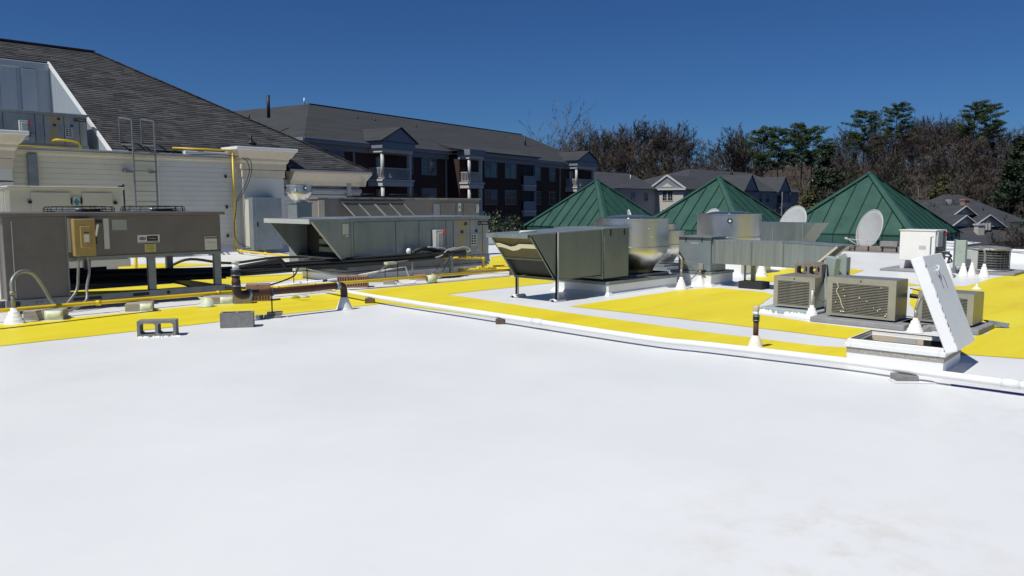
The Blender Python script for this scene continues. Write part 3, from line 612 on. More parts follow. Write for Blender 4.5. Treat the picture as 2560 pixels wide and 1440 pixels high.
# fans
for cx in (4.62, 5.84):
    cy = 14.5; m = MB()
    for r_, z_ in ((.53, 1.525), (.53, 1.56), (.51, 1.60), (.40, 1.61), (.28, 1.612), (.14, 1.612)):
        m.tube([(cx+r_*math.cos(a_*math.pi/16), cy+r_*math.sin(a_*math.pi/16), z_) for a_ in range(33)], .006, 5, False)
    for k in range(16):
        a_ = k*math.pi/8; ca, sa = math.cos(a_), math.sin(a_); m.tube([(cx+.53*ca, cy+.53*sa, 1.525), (cx+.53*ca, cy+.53*sa, 1.575), (cx+.50*ca, cy+.50*sa, 1.605), (cx+.1*ca, cy+.1*sa, 1.612)], .006, 5, False)
    fg = m.build('fan_guard', 'black', t)
    m = MB(); m.cyl((cx, cy, 1.52), .09, .06)
    for k in range(4):
        a_ = k*math.pi/2+.4; ca, sa = math.cos(a_), math.sin(a_)
        m.add([(cx+.08*ca-.05*sa, cy+.08*sa+.05*ca, 1.53), (cx+.45*ca-.12*sa, cy+.45*sa+.12*ca, 1.525), (cx+.45*ca+.12*sa, cy+.45*sa-.12*ca, 1.575), (cx+.08*ca+.05*sa, cy+.08*sa-.05*ca, 1.57)], [(0, 1, 2, 3)])
    m.build('fan_blades', 'galv', fg)
# conduits
m = MB(); m.curve([(4.22, Y0-.09, .84), (4.20, Y0-.09, .55), (4.16, Y0-.12, .32), (4.02, Y0-.2, .16), (3.95, Y0-.25, .10)], .022, 8); m.build('conduit', 'grey', t)
m = MB(); m.curve([(4.35, Y0-.09, .84), (4.36, Y0-.1, .6), (4.30, Y0-.14, .35), (4.24, Y0-.25, .15), (4.0, Y0-.35, .04), (3.85, Y0-.35, .03), (3.7, Y0-.3, .09)], .022, 8); m.build('conduit', 'grey', t)

# cone boots: generic
CONES = {}
def cone(name, x, y, r, h, label, group=None, steps=3, pipe=None, mm='cone'):
    t = thing(name, label, 'pipe boot', (x, y, 0), group=group)
    prof = [(r*1.12, .004), (r*1.02, .012)]
    for k in range(steps):
        a = k/steps; r0 = r*(1-.62*a); prof += [(r0, .012+h*.75*a), (r0*.93, .012+h*.75*(a+.8/steps)), (r*(1-.62*(a+1/steps))*1.02, .012+h*.75*(a+1/steps))]
    prof += [(r*.36, h*.80), (r*.30, h), (0, h)]
    MB().lathe(prof, (x, y, 0), 24).build('boot', mm, t)
    return t
t = cone('pipe_boot', 3.07, 12.5, .125, .22, 'white stepped boot under the far left end of the yellow pipe')
MB().tube([(3.07, 12.5, .2), (3.07, 12.5, .42)], .028, 10).build('pipe_stub', 'grey', t)
MB().tube([(3.07, 12.5, .40), (3.07, 12.5, .45)], .038, 10).build('coupling', 'grey', t)
MB().curve([(3.07, 12.5, .44), (3.09, 12.55, .60), (3.22, 12.65, .70), (3.40, 12.75, .66), (3.55, 12.85, .45), (3.68, 12.95, .22), (3.85, 13.1, .10)], .028, 10).build('flexible_conduit', 'grey', t)

# ------------------------------------------------------------------ yellow foreground pipe
t = thing('gas_pipe', 'long yellow gas pipe running across the roof in front of the big condenser', 'pipe', (8, 12.75, 0))
MB().tube([(-4, 12.75, .17), (3, 12.75, .165), (8.2, 12.74, .15), (13.45, 12.75, .12)], .030, 12).build('pipe_run', 'yellowpipe', t)
for x in (4.25, 6.15, 8.0, 7.25, 10.9): MB().tube([(x-.03, 12.75, .16-.003*(x-4)), (x+.03, 12.75, .16-.003*(x-4))], .042, 10).build('coupling', 'yellowpipe', t)
MB().tube([(13.42, 12.72, .12), (13.42, 12.9, .12), (13.3, 13.75, .12), (13.2, 13.78, .12)], .032, 10).build('pipe_run', 'yellowpipe', t)
MB().tube([(12.35, 13.5, .13), (13.35, 13.3, .12)], .03, 10).build('pipe_run', 'yellowpipe', t)
MB().tube([(13.12, 13.5, .13), (13.12, 13.5, .34), (13.05, 13.5, .37), (12.6, 13.55, .40), (12.15, 13.82, .40)], .027, 10).build('pipe_run', 'yellowpipe', t)
for p in ((12.35, 13.5, .13), (13.12, 13.5, .14), (13.12, 13.5, .35), (12.62, 13.55, .4), (13.42, 12.78, .12), (12.85, 13.4, .14)): MB().lathe([(0, -.045), (.04, -.04), (.04, .04), (0, .045)], p, 10).build('fitting', 'yellowpipe', t)
t = thing('gas_pipe', 'short yellow pipe behind the intake hood of the near duct', 'pipe', (14.5, 13.6, 0))
MB().tube([(13.9, 13.95, .1), (15.6, 13.3, .1)], .027, 8).build('pipe_run', 'yellowpipe', t)
box('support_block', 'wooddark', t, 14.45, 14.6, 13.55, 13.75, 0, .07)
t = thing('gas_pipe', 'yellow pipe lying behind the clay blocks left of centre', 'pipe', (6.5, 14.2, 0))
MB().tube([(4, 15.1, .1), (6.3, 14.2, .10), (7.4, 13.4, .10), (7.95, 12.8, .13)], .03, 10).build('pipe_run', 'yellowpipe', t)
t = thing('drain_pipe', 'white pipe with red band lying beside the yellow pipe under the condenser', 'pipe', (5.5, 14.6, 0))
MB().tube([(4.2, 15.6, .07), (6.6, 14.2, .07)], .028, 10).build('pipe_run', 'white', t); MB().tube([(5.75, 14.69, .07), (5.85, 14.63, .07)], .032, 10).build('band', 'rust', t)
MB().tube([(8.68, 20.3, 0), (8.68, 20.3, .001)], .01, 4)
t = thing('gas_riser', 'yellow riser pipe standing behind the condenser legs', 'pipe', (7.0, 18.5, 0))
MB().tube([(7.05, 18.6, 0), (7.05, 18.6, .62)], .035, 10).build('pipe_run', 'yellowpipe', t)

# wooden sleepers with torn membrane
def sleeper(x, y, L, wd, h, rz, label, flap=True):
    t = thing('support_block', label, 'timber block', (x, y, 0), rz, 'timber blocks under the yellow pipe', org=(0, 0, 0))
    o = MB().box(-L/2, L/2, -wd/2, wd/2, 0, h).build('timber', 'wood', t, .008)
    if flap:
        m = MB(); n = 5
        vs = []; 
        for i in range(n+1):
            a = i/n; vs += [(L/2*(.1+.95*a), -wd/2-.012-.02*math.sin(a*3), -.0+.004), (L/2*(.1+.95*a), -wd/2-.006-.01*a, h*.98)]
        m.add(vs, [(2*i, 2*i+2, 2*i+3, 2*i+1) for i in range(n)], True); f = m.build('membrane_scrap', 'scrap', t); so_ = f.modifiers.new('s', 'SOLIDIFY'); so_.thickness = .004
        MB().box(-L/2-.08, L/2+.03, -wd/2-.06, wd/2+.02, .002, .008).build('membrane_pad', 'whitecurb', t)
    return t
sleeper(3.50, 12.62, .50, .30, .145, -32, 'weathered timber block beside the far left white boot')
sleeper(4.80, 12.60, .38, .3, .13, -28, 'timber block wrapped in pale green scrap below the fork slots of the condenser')
sleeper(6.05, 12.55, .46, .3, .13, -25, 'timber block beside the curled membrane scrap')
m = MB(); vs = []
for i in range(9):
    a = i/8*2.4; vs += [(5.55+.10*math.sin(a)+.03*i/8, 12.28+.02*i, .01+.085*(1-math.cos(a))), (5.73+.10*math.sin(a), 12.15+.02*i, .01+.075*(1-math.cos(a)))]
m.add(vs, [(2*i, 2*i+2, 2*i+3, 2*i+1) for i in range(8)], True)
o = m.build('membrane_scrap', 'scrap'); o.modifiers.new('s', 'SOLIDIFY').thickness = .004; tag(o, 'curled pale green membrane scrap lying left of the second timber block', 'scrap')
def simple_block(name, x, y, L, wd, h, rz, mm, label, cat='block', group=None):
    t = thing(name, label, cat, (x, y, 0), rz, group, org=(0, 0, 0)); MB().box(-L/2, L/2, -wd/2, wd/2, 0, h).build('timber' if 'timber' in label else 'body', mm, t, .006); return t
simple_block('support_block', 12.3, 13.35, .22, .12, .09, -45, 'wooddark', 'small dark timber block under the yellow gas fittings', 'timber block')
simple_block('support_block', 13.25, 12.66, .16, .14, .13, -45, 'wooddark', 'dark timber block at the right end of the long yellow pipe', 'timber block')
simple_block('support_block', 13.75, 13.6, .2, .12, .06, -30, 'wooddark', 'low timber block beyond the yellow pipe bend', 'timber block')
t = thing('membrane_roll', 'short pale roll of membrane under the yellow pipe in front of the long unit', 'roll', (10.75, 12.72, 0))
m = MB(); m.lathe([(.075, -.10), (.085, -.10), (.085, .10), (.075, .10), (.075, -.10)], (0, 0, 0), 20)
rot = Matrix.Rotation(R(-25), 3, 'Z') @ Matrix.Rotation(R(90), 3, 'Y'); m.v = [tuple(rot @ Vector(q)+Vector((10.75, 12.62, .086))) for q in m.v]; m.build('tube', 'scrap', t)
m = MB(); m.tube([(-.09, 0, 0), (.085, 0, 0)], .07, 16); m.v = [tuple(Matrix.Rotation(R(-25), 3, 'Z') @ Vector(q)+Vector((10.75, 12.62, .086))) for q in m.v]; m.build('timber_core', 'wooddark', t)
MB().tube([(10.75, 12.72, .13), (10.75, 12.72, .17)], .008, 6).build('pin', 'cable', t)

# clay blocks
def clay(x, y, rz, n, label, z0=0):
    t = thing('clay_block', label, 'clay blocks', (x, y, z0), rz, None, org=(0, 0, 0))
    for k in range(n):
        px = -.5*n*.2+.1+k*.2
        b = MB().box(px-.097, px+.097, -.15, .15, 0, .29 if n < 3 else .235).build('brick', 'clay', t, .004)
        m = MB()
        for j in range(4): m.box(px-.085+j*.046, px-.06+j*.046, -.153, -.1505, .03, .10); m.box(px-.085+j*.046, px-.06+j*.046, -.153, -.1505, .13, .21)
        m.build('core_hole', 'clay2', b)
    return t
clay(6.72, 12.45, -30, 2, 'pair of red brown clay blocks behind the rusty pipe', .0)
clay(9.15, 13.15, -40, 3, 'row of hollow clay blocks in front of the long unit curb')
for o_ in (t,): pass
simple_block('support_block', 6.35, 12.3, .3, .2, .15, -30, 'cmubrown', 'grey brown block under the left end of the rusty pipe')
simple_block('support_block', 10.0, 13.1, .22, .2, .12, -40, 'wood', 'timber block under the cable tray stand', 'timber block')
simple_block('support_block', 11.0, 13.3, .26, .2, .14, -40, 'clay', 'clay block half coated with white splashes beside the condensate pipe', 'clay block')
m = MB(); m.box(10.75, 11.2, 13.15, 13.6, .002, .02); tag(m.build('splash_pad', 'whitecurb'), 'white coated pad under the condensate pipe', 'pad')
m = MB(); m.add([(10.15, 12.85, .01), (10.45, 12.8, .012), (10.6, 13.0, .05), (10.2, 13.1, .11)], [(0, 1, 2, 3)]); o = m.build('membrane_scrap', 'whitecurb'); o.modifiers.new('s', 'SOLIDIFY').thickness = .004; tag(o, 'loose white membrane flap leaning on the timber block of the cable stand', 'scrap')
m = MB(); vs = []
for i in range(9):
    a = i/8*3.6; vs += [(7.15+.05*math.cos(a), 11.9+.02*i, .05+.045*math.sin(a)), (7.3+.05*math.cos(a), 11.85+.02*i, .05+.045*math.sin(a))]
m.add(vs, [(2*i, 2*i+2, 2*i+3, 2*i+1) for i in range(8)], True); o = m.build('membrane_scrap', 'scrap'); o.modifiers.new('s', 'SOLIDIFY').thickness = .004; tag(o, 'crumpled green grey scrap below the rusty pipe', 'scrap')

# ------------------------------------------------------------------ insulated line bundle
t = thing('line_bundle', 'thick black bundle of insulated refrigerant lines crossing to the long unit', 'cable bundle', (8.6, 14.3, 0))
pth = [(3.6, 15.75, .36), (5.5, 15.2, .36), (7.2, 14.65, .35), (8.6, 14.25, .39), (10.3, 13.55, .47), (11.4, 13.35, .50), (12.0, 13.4, .52)]
random.seed(3)
for k, (dy, dz, r_, a, b) in enumerate(((0, 0, .05, 0, 7), (.06, .03, .045, 0, 7), (-.06, -.02, .045, 0, 6), (.0, -.07, .045, 0, 5), (.03, .06, .03, 0, 6), (-.08, .04, .018, 0, 7), (.08, -.05, .04, 0, 4), (-.05, -.10, .04, 0, 3))):
    p_ = [(x, y+dy+random.uniform(-.02, .02), z+dz+random.uniform(-.015, .015)) for x, y, z in pth[a:b]]
    MB().curve(p_, r_, 8).build('insulated_line', 'black', t)
MB().curve([(7.3, 14.6, .38), (7.9, 14.4, .48), (8.2, 14.3, .52), (8.3, 14.25, .36)], .05, 8).build('insulated_line', 'black', t)
for (x, y, zt) in ((8.45, 14.2, .36), (8.7, 14.1, .36), (10.1, 13.35, .45), (10.35, 13.25, .45)): MB().tube([(x, y, 0), (x, y, zt)], .009, 6).build('stand_rod', 'cable', t)
for (x, y) in ((8.55, 14.15), (10.2, 13.3)): box('clamp', 'scrap', t, x-.12, x+.12, y-.06, y+.06, .31 if x < 9 else .39, .36 if x < 9 else .44)
for (p_, mm, r_, lb_) in (([(5.9, 14.5, .33), (6.6, 13.9, .05), (7.4, 13.8, .06), (8.2, 13.9, .2), (8.5, 14.1, .36)], 'castiron', .016, 'thin brown cable sagging under the black line bundle'),
                     ([(8.7, 14.1, .33), (9.2, 13.6, .18), (9.7, 13.3, .18), (10.2, 13.3, .40), (11, 13.4, .45)], 'grey', .014, 'grey flexible cable sagging in front of the long unit curb'),
                     ([(7.2, 17.2, .30), (7.6, 17.0, .45), (8.4, 16.8, .33), (9.3, 16.5, .42), (10.2, 16.4, .40)], 'black', .03, 'wavy black cable behind the line bundle')):
    m = MB(); m.curve(p_, r_, 7); tag(m.build('slack_cable', mm), lb_, 'cable')
# line set end at the casing
t = thing('service_connection', 'taped black service lines with a white end cap at the long unit', 'pipe fittings', (11.5, 13.6, .4))
MB().curve([(11.05, 13.72, .46), (11.2, 13.70, .60), (11.4, 13.6, .66), (11.9, 13.55, .56), (12.3, 13.6, .5)], .05, 8).build('insulated_line', 'black', t)
MB().curve([(11.35, 13.6, .52), (11.8, 13.5, .50), (12.6, 13.6, .52)], .07, 8).build('insulated_line', 'black', t)
MB().lathe([(0, -.06), (.05, -.04), (.06, .02), (.035, .07), (0, .08)], (11.05, 13.74, .60), 12).build('end_cap', 'white', t)
MB().curve([(11.4, 13.5, .70), (11.8, 13.45, .66), (12.0, 13.45, .60), (12.5, 13.5, .66), (12.8, 13.6, .56), (12.5, 13.55, .52)], .014, 6).build('thin_tube', 'lightgrey', t)
MB().curve([(11.2, 13.3, .45), (11.6, 13.3, .50), (11.9, 13.4, .62), (12.2, 13.45, .66)], .014, 6).build('thin_tube', 'lightgrey', t)
box('stand_post', 'railgrey', t, 11.86, 11.93, 13.25, 13.32, 0, .48)
for a_ in ((11.0, 13.2), (11.45, 13.2)): MB().bar((a_[0], 13.2, 0), (11.9, 13.3, .45), .02, .02).build('stand_brace', 'railgrey', t)
box('stand_foot', 'black', t, 11.7, 12.1, 13.15, 13.4, 0, .015)
t = thing('condensate_pipe', 'thin white condensate pipe rising from the roof to the long unit casing', 'pipe', (9.5, 13.4, 0))
MB().tube([(8.0, 14.2, .03), (9.2, 13.6, .14), (10.6, 13.45, .30), (10.72, 13.45, .30), (10.78, 13.4, .05)], .018, 8).build('pipe_run', 'white', t)
MB().tube([(10.95, 13.5, .40), (10.95, 13.5, .1)], .02, 8).build('pipe_run', 'white', t)
MB().tube([(8.85, 13.77, .10), (8.93, 13.73, .11)], .025, 8).build('clip', 'black', t)

# ------------------------------------------------------------------ rusty vent pipe
t = thing('vent_pipe', 'rusty brown drain pipe on a steel rod with a white capped upright at left', 'pipe', (6.2, 10.4, 0))
zc = .385
MB().tube([(5.42, 10.4, zc), (5.5, 10.4, zc), (6.95, 10.42, zc)], .050, 16).build('pipe_run', 'rust', t)
MB().curve([(5.5, 10.4, zc), (5.36, 10.4, zc-.01), (5.29, 10.4, zc+.05), (5.28, 10.4, zc+.2)], .062, 14).build('elbow', 'castiron', t)
MB().tube([(5.28, 10.4, zc+.1), (5.28, 10.4, zc+.26)], .055, 14).build('pipe_run', 'rust', t)
MB().tube([(5.28, 10.4, zc+.26), (5.28, 10.4, zc+.36)], .064, 14).build('rubber_coupling', 'black', t)
MB().tube([(5.28, 10.4, zc+.36), (5.28, 10.4, zc+.44)], .045, 14).build('white_stub', 'white', t)
MB().tube([(5.28, 10.4, zc+.44), (5.28, 10.4, zc+.475)], .052, 14).build('cap', 'cornice', t)
for z_ in (zc+.12, zc+.27, zc+.35): MB().tube([(5.28, 10.4, z_), (5.28, 10.4, z_+.012)], .067, 14).build('clamp_band', 'galv', t)
MB().tube([(5.45, 10.4, zc), (5.49, 10.4, zc)], .068, 14).build('clamp_band', 'galv', t)
MB().tube([(6.93, 10.42, zc), (6.99, 10.42, zc)], .066, 14).build('clamp_band', 'galv', t)
MB().curve([(6.97, 10.42, zc), (7.05, 10.43, zc-.01), (7.09, 10.44, zc-.1), (7.09, 10.44, .16)], .055, 14).build('elbow', 'castiron', t)
prof = [(.14, .003), (.12, .02), (.11, .06), (.085, .12), (.06, .19), (.05, .2)]
MB().lathe(prof, (7.09, 10.44, 0), 24).build('boot', 'cone', t)
MB().tube([(5.82, 10.4, .07), (5.82, 10.4, .34)], .01, 8).build('support_rod', 'cable', t)
MB().tube([(5.82-.015, 10.4, zc), (5.82+.015, 10.4, zc)], .066, 14).build('strap', 'cable', t)
t = thing('paver_stack', 'stack of two small grey concrete pieces under the steel rod', 'concrete pieces', (5.85, 10.4, 0), -30, org=(0, 0, 0))
MB().box(-.14, .10, -.10, .08, .0, .045).build('paver', 'cmu', t, .004); MB().box(-.10, .12, -.07, .09, .046, .085).build('paver', 'cmu', t, .004)
MB().box(-.26, -.15, -.06, .03, .0, .05).build('paver', 'cmu', t, .004); MB().box(-.12, .2, -.14, .1, -.001, .006).build('membrane_pad', 'whitecurb', t)

# ------------------------------------------------------------------ cinder blocks
def cmu(label, loc, rz, flat=False, mm='cmu', L=.42, H=.2, Wd=.2, group='concrete blocks on the roof'):
    # lying on its side: cores run front to back; flat=True: cores vertical
    t = thing('cinder_block', label, 'cinder block', loc, rz, group, org=(0, 0, 0)); w_ = .032; m = MB()
    xs = [-L/2, -L/2+w_, -w_/2, w_/2, L/2-w_, L/2]
    if flat:
        for a, b in ((xs[0], xs[1]), (xs[2], xs[3]), (xs[4], xs[5])): m.box(a, b, -Wd/2+w_, Wd/2-w_, 0, H)
        m.box(xs[0], xs[5], -Wd/2, -Wd/2+w_, 0, H); m.box(xs[0], xs[5], Wd/2-w_, Wd/2, 0, H)
    else:
        for a, b in ((xs[0], xs[1]), (xs[2], xs[3]), (xs[4], xs[5])): m.box(a, b, -Wd/2, Wd/2, w_, H-w_)
        m.box(xs[0], xs[5], -Wd/2, Wd/2, 0, w_); m.box(xs[0], xs[5], -Wd/2, Wd/2, H-w_, H)
    o = m.build('block_shell', mm, t)
    # weld + bevel for worn edges
    bm = bmesh.new(); bm.from_mesh(o.data); bmesh.ops.remove_doubles(bm, verts=bm.verts, dist=.0001); bm.to_mesh(o.data); bm.free()
    f = MB()
    for a in (xs[1], xs[3]):
        x0, x1 = a, a+(xs[2]-xs[1]); c_ = .022
        for (px, pz, sx, sz) in ((x0, w_, 1, 1), (x1, w_, -1, 1), (x1, H-w_, -1, -1), (x0, H-w_, 1, -1)):
            if flat: pass
            else: f.prism([(px, -Wd/2+.001, pz), (px+sx*c_, -Wd/2+.001, pz), (px, -Wd/2+.001, pz+sz*c_)], (0, Wd-.002, 0))
    if f.v: f.build('core_fillet', mm, t)
    if flat:
        g2 = MB(); g2.box(-L/2-.004, -L/2+.001, -Wd/2, -Wd/2+.05, 0, H); g2.box(-L/2-.004, -L/2+.001, Wd/2-.05, Wd/2, 0, H); g2.build('end_flange', mm, t)
    return t
cmu('grey cinder block lying on its side with both cores showing on the yellow edge', (4.03, 10.03, 0), -33, L=.45)
cmu('grey cinder block standing beside the paint edge with solid face to the camera', (5.07, 9.98, 0), -33, flat=True, L=.42)
m = MB(); random.seed(8)
for k in range(26):
    a = random.uniform(-.24, .26); x_, y_ = 4.03+a*math.cos(R(-33))+.10*math.sin(R(-33)), 10.03+a*math.sin(R(-33))-.115*math.cos(R(-33))+random.uniform(-.02, .01)
    m.lathe([(random.uniform(.01, .03), 0), (.012, .012), (0, .016)], (x_, y_, .0), 7)
tag(m.build('paint_splashes', 'white'), 'white paint splashes along the foot of the side lying cinder block', 'paint splash')

# ------------------------------------------------------------------ long white pipe with blocks, blue shadow line and cables
t = thing('drain_pipe', 'long white pipe crossing the foreground to the right edge', 'pipe', (7.8, 4, 0))
pts = [(8.1, 12.6, .13), (7.86, 10.9, .12), (7.72, 7.7, .11), (7.62, 5.2, .10), (7.72, 4.4, .10), (7.86, 3.0, .10), (7.84, 2.25, .10), (7.86, 1.45, .10), (7.9, -1, .10), (8.0, -9, .10)]
MB().tube(smooth_path(pts, 5), .036, 18).build('pipe_run', 'white', t)
for (a, b) in (((7.688, 6.98, .107), (7.682, 6.78, .107)), ((7.857, 1.60, .10), (7.86, 1.45, .10))): MB().tube([a, b], .0415, 18).build('coupling', 'white', t)
for (x, y, z) in ((7.86, 10.75, .12),): pass
simple_block('support_block', 7.83, 10.78, .16, .14, .082, -40, 'wooddark', 'dark timber block under the white pipe near the yellow corner', 'timber block', 'timber blocks under the white pipe')
simple_block('support_block', 7.71, 7.60, .13, .10, .07, -40, 'wooddark', 'small grey timber block under the middle of the white pipe', 'timber block', 'timber blocks under the white pipe')
t = simple_block('support_block', 7.82, 2.38, .2, .16, .06, -50, 'cmu', 'dark grey block with torn white flap under the white pipe below the hatch', 'timber block', 'timber blocks under the white pipe')
MB().box(-.14, .24, -.14, .02, .003, .01).build('membrane_flap', 'whitecurb', t)
m = MB(); m.curve([(7.89, 2.0, .008), (7.92, 1.4, .008), (7.95, 0, .008), (8.06, -9, .008)], .009, 8); tag(m.build('ground_line', 'blueshade'), 'blue line colouring the shadow along the white pipe at the right edge', 'cable')  # blue strand laid inside the pipe's shadow to colour that line
m = MB(); m.curve([(5.6, 13.3, .012), (7.9, 13.0, .01), (9.5, 12.56, .01), (13.0, 12.5, .01)], .006, 5); tag(m.build('ground_line', 'cable'), 'thin dark line along the far edge of the yellow walkway', 'cable')
m = MB(); m.curve([(1.0, 12.0, .012), (2.7, 12.0, .012), (4.6, 12.28, .012), (5.0, 12.3, .012)], .006, 5); tag(m.build('ground_line', 'cable'), 'thin cable on the yellow paint at far left', 'cable')

# ------------------------------------------------------------------ near duct with hood + fans
t = thing('intake_duct', 'dark galvanised intake duct with slanted filter hood on two perforated legs', 'duct', (10.8, 9.1, 0))
ya, yb = 8.66, 9.60
m = MB(); m.prism([(9.47, ya, 1.15), (11.38, ya, 1.19), (11.38, ya, .36), (10.08, ya, .39)], (0, .015, 0)); m.build('side_panel', 'galvdark', t)
m = MB(); m.prism([(9.47, yb-.015, 1.15), (11.38, yb-.015, 1.19), (11.38, yb-.015, .36), (10.08, yb-.015, .39)], (0, .015, 0)); m.build('side_panel', 'galvdark', t)
m = MB(); m.hexa([(9.42, ya-.01, 1.14), (11.38, ya-.01, 1.185), (11.38, yb+.01, 1.185), (9.42, yb+.01, 1.14)], [(9.42, ya-.01, 1.16), (11.38, ya-.01, 1.205), (11.38, yb+.01, 1.205), (9.42, yb+.01, 1.16)]); m.build('top_panel', 'galv', t)
box('bottom_panel', 'galvdark', t, 10.08, 11.38, ya, yb, .365, .38)
box('lip', 'galv', t, 9.40, 9.42, ya-.01, yb+.01, 1.09, 1.16)
dv = Vector((10.08-9.47, 0, .39-1.12)); P0 = Vector((9.50, 0, 1.12)); nrm = Vector((dv.z, 0, -dv.x)).normalized()
def hp(u, y, off=0): q = P0+dv*u+nrm*off; return Vector((q.x, y, q.z))
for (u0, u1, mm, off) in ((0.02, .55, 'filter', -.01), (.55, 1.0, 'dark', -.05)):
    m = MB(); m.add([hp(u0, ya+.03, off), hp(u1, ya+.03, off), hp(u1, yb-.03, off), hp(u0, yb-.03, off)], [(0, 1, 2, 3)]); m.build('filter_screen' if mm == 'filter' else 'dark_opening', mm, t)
for yy in (ya+.015, yb-.015): MB().bar(hp(0, yy), hp(1, yy), .03, .03).build('frame_bar', 'galvdark', t)
for u in (.55, 1.0): MB().bar(hp(u, ya), hp(u, yb), .025, .025).build('frame_bar', 'galv', t)
m = MB(); vs = []
for i in range(9):
    yy = ya+.01+(yb-ya-.02)*i/8; d = (.0, 0, .0, .0, .05, .07, .03, 0, 0)[i]
    for u in (.17, .27): vs.append(hp(u+d*.9, yy, .012+d*.2))
m.add(vs, [(2*i, 2*i+2, 2*i+3, 2*i+1) for i in range(8)]); o = m.build('sagging_strip', 'white', t); o.modifiers.new('s', 'SOLIDIFY').thickness = .004
for yy in (ya-.02, yb-.03):
    lg = MB(); lg.box(10.13, 10.17, yy-.004, yy+.04, 0.02, .39 if yy > 9 else 1.18); lg.box(10.13, 10.134, yy-.02, yy+.04, .02, .39 if yy > 9 else 1.18); lg.build('leg', 'lightgrey', t)
    m = MB(); z_ = .05
    while z_ < .38: m.box(10.1285, 10.1295, yy+.008, yy+.022, z_, z_+.02); z_ += .045
    m.build('bolt_holes', 'dark', t)
    m = MB(); k = 10; rr = .055; vs = []
    for i in range(k+1):
        a = math.pi*i/k; vs += [(10.02, yy+.02+rr*math.cos(a), .004+rr*.8*math.sin(a)), (10.33, yy+.02+rr*math.cos(a), .004+rr*.8*math.sin(a))]
    m.add(vs, [(2*i, 2*i+2, 2*i+3, 2*i+1) for i in range(k)], True)
    o = m.build('foot_wrap', 'whitecurb', t); o.modifiers.new('s', 'SOLIDIFY').thickness = -.006
    box('foot', 'black', t, 10.05, 10.3, yy-.01, yy+.05, .0, .03)
MB().tube([(10.0, 9.0, 1.19), (9.7, 9.1, 1.185)], .02, 8).build('top_rod', 'lettering', t)
box('end_flange', 'galv', t, 11.38, 11.42, 8.64, 9.72, .30, 1.21, .003)
bxp = box('plenum_box', 'galvdark', t, 11.42, 12.16, 8.62, 9.74, .31, 1.20, .004)
box('plenum_lid', 'galv', bxp, 11.36, 12.2, 8.59, 9.78, 1.202, 1.22, .002)
for k in range(5): MB().tube([(11.40, 8.637, .42+k*.17), (11.40, 8.632, .42+k*.17)], .008, 6).build('screw', 'black', t)
for a in (11.58, 12.0): box('strap', 'black', bxp, a, a+.03, 8.612, 8.62, 1.08, 1.2)
def curb(parent_label, x0, x1, y0, y1, h, flash=.055, grp=None):
    t = thing('roof_curb', parent_label, 'curb', ((x0+x1)/2, (y0+y1)/2, 0), group=grp)
    m = MB(); e = .05
    m.hexa([(x0-e, y0-e, 0), (x1+e, y0-e, 0), (x1+e, y1+e, 0), (x0-e, y1+e, 0)], [(x0, y0, .06), (x1, y0, .06), (x1, y1, .06), (x0, y1, .06)])
    m.build('cant_strip', 'whitecurb', t); box('upstand', 'whitecurb', t, x0, x1, y0, y1, .0, h-flash+.01, .01)
    box('metal_cap', 'galvlight', t, x0-.015, x1+.015, y0-.015, y1+.015, h-flash, h, .003)
    return t
curb('white curb with metal cap carrying the near duct and the largest mushroom fan', 11.46, 13.75, 8.55, 9.85, .245)
curb('white curb with metal cap under the grey plenum box of the long right duct', 14.15, 15.05, 8.02, 8.95, .29)
curb('white curb carrying the small stepped fan', 15.0, 16.2, 9.6, 10.9, .24)
curb('white curb behind the long right duct below the wide fan', 16.7, 18.2, 8.7, 10.1, .36)
def fan(label, x, y, r, zb, zt, bowl=.45, zcyl=None, cap=True, name='exhaust_fan', step=False):
    t = thing(name, label, 'roof fan', (x, y, zb)); zc_ = zcyl or zb+(zt-zb)*.47
    box('base_plate', 'galv', t, x-r*.75, x+r*.75, y-r*.75, y+r*.75, zb-.0, zb+.05, .004)
    hB = zc_-zb-.05
    MB().lathe([(r*q, zb+.05+hB*h_) for h_, q in ((0, .60), (.08, .605), (.16, .625), (.28, .69), (.4, .765), (.52, .84), (.64, .905), (.74, .95), (.82, .98), (.88, .99), (1, .99))], (x, y, 0), 56).build('bowl', 'alum', t)
    MB().lathe([(r*.985, zc_-.004), (r*1.035, zc_), (r*1.035, zc_+.02), (r, zc_+.03)], (x, y, 0), 56, sharp=True).build('rolled_rim', 'alum', t)
    if step:
        zs = zc_+(zt-zc_)*.62
        MB().lathe([(r, zc_+.015), (r, zs), (r*1.03, zs), (r*1.03, zs+.015), (r*.70, zs+.02)], (x, y, 0), 56, sharp=True).build('wind_band', 'alum', t)
        MB().lathe([(r*.70, zs+.01), (r*.70, zt-.02), (r*.66, zt), (0, zt+.01)], (x, y, 0), 48, sharp=True).build('motor_cover', 'alum', t)
    else:
        MB().lathe([(r, zc_+.015), (r, zt-.03), (r*1.025, zt-.028), (r*1.025, zt-.01), (r*.98, zt-.01), (r*.97, zc_+.05)], (x, y, 0), 56, sharp=True).build('wind_band', 'alum', t)
        MB().lathe([(0, zt+.055), (r*.25, zt+.052), (r*.55, zt+.032), (r*.70, zt+.0), (r*.68, zt-.03), (r*.5, zt-.06), (0, zt-.07)], (x, y, 0), 56, sharp=True).build('domed_lid', 'alum', t)
        m = MB()
        for k in range(4): a = k*math.pi/2+.5; m.bar((x+.6*r*math.cos(a), y+.6*r*math.sin(a), zt-.03), (x+.98*r*math.cos(a), y+.98*r*math.sin(a), zt-.03), .03, .02)
        m.build('lid_brackets', 'alum', t)
    return t
f1 = fan('largest spun aluminium mushroom fan beside the near intake duct', 13.12, 9.25, .735, .25, 1.38, zcyl=.80)
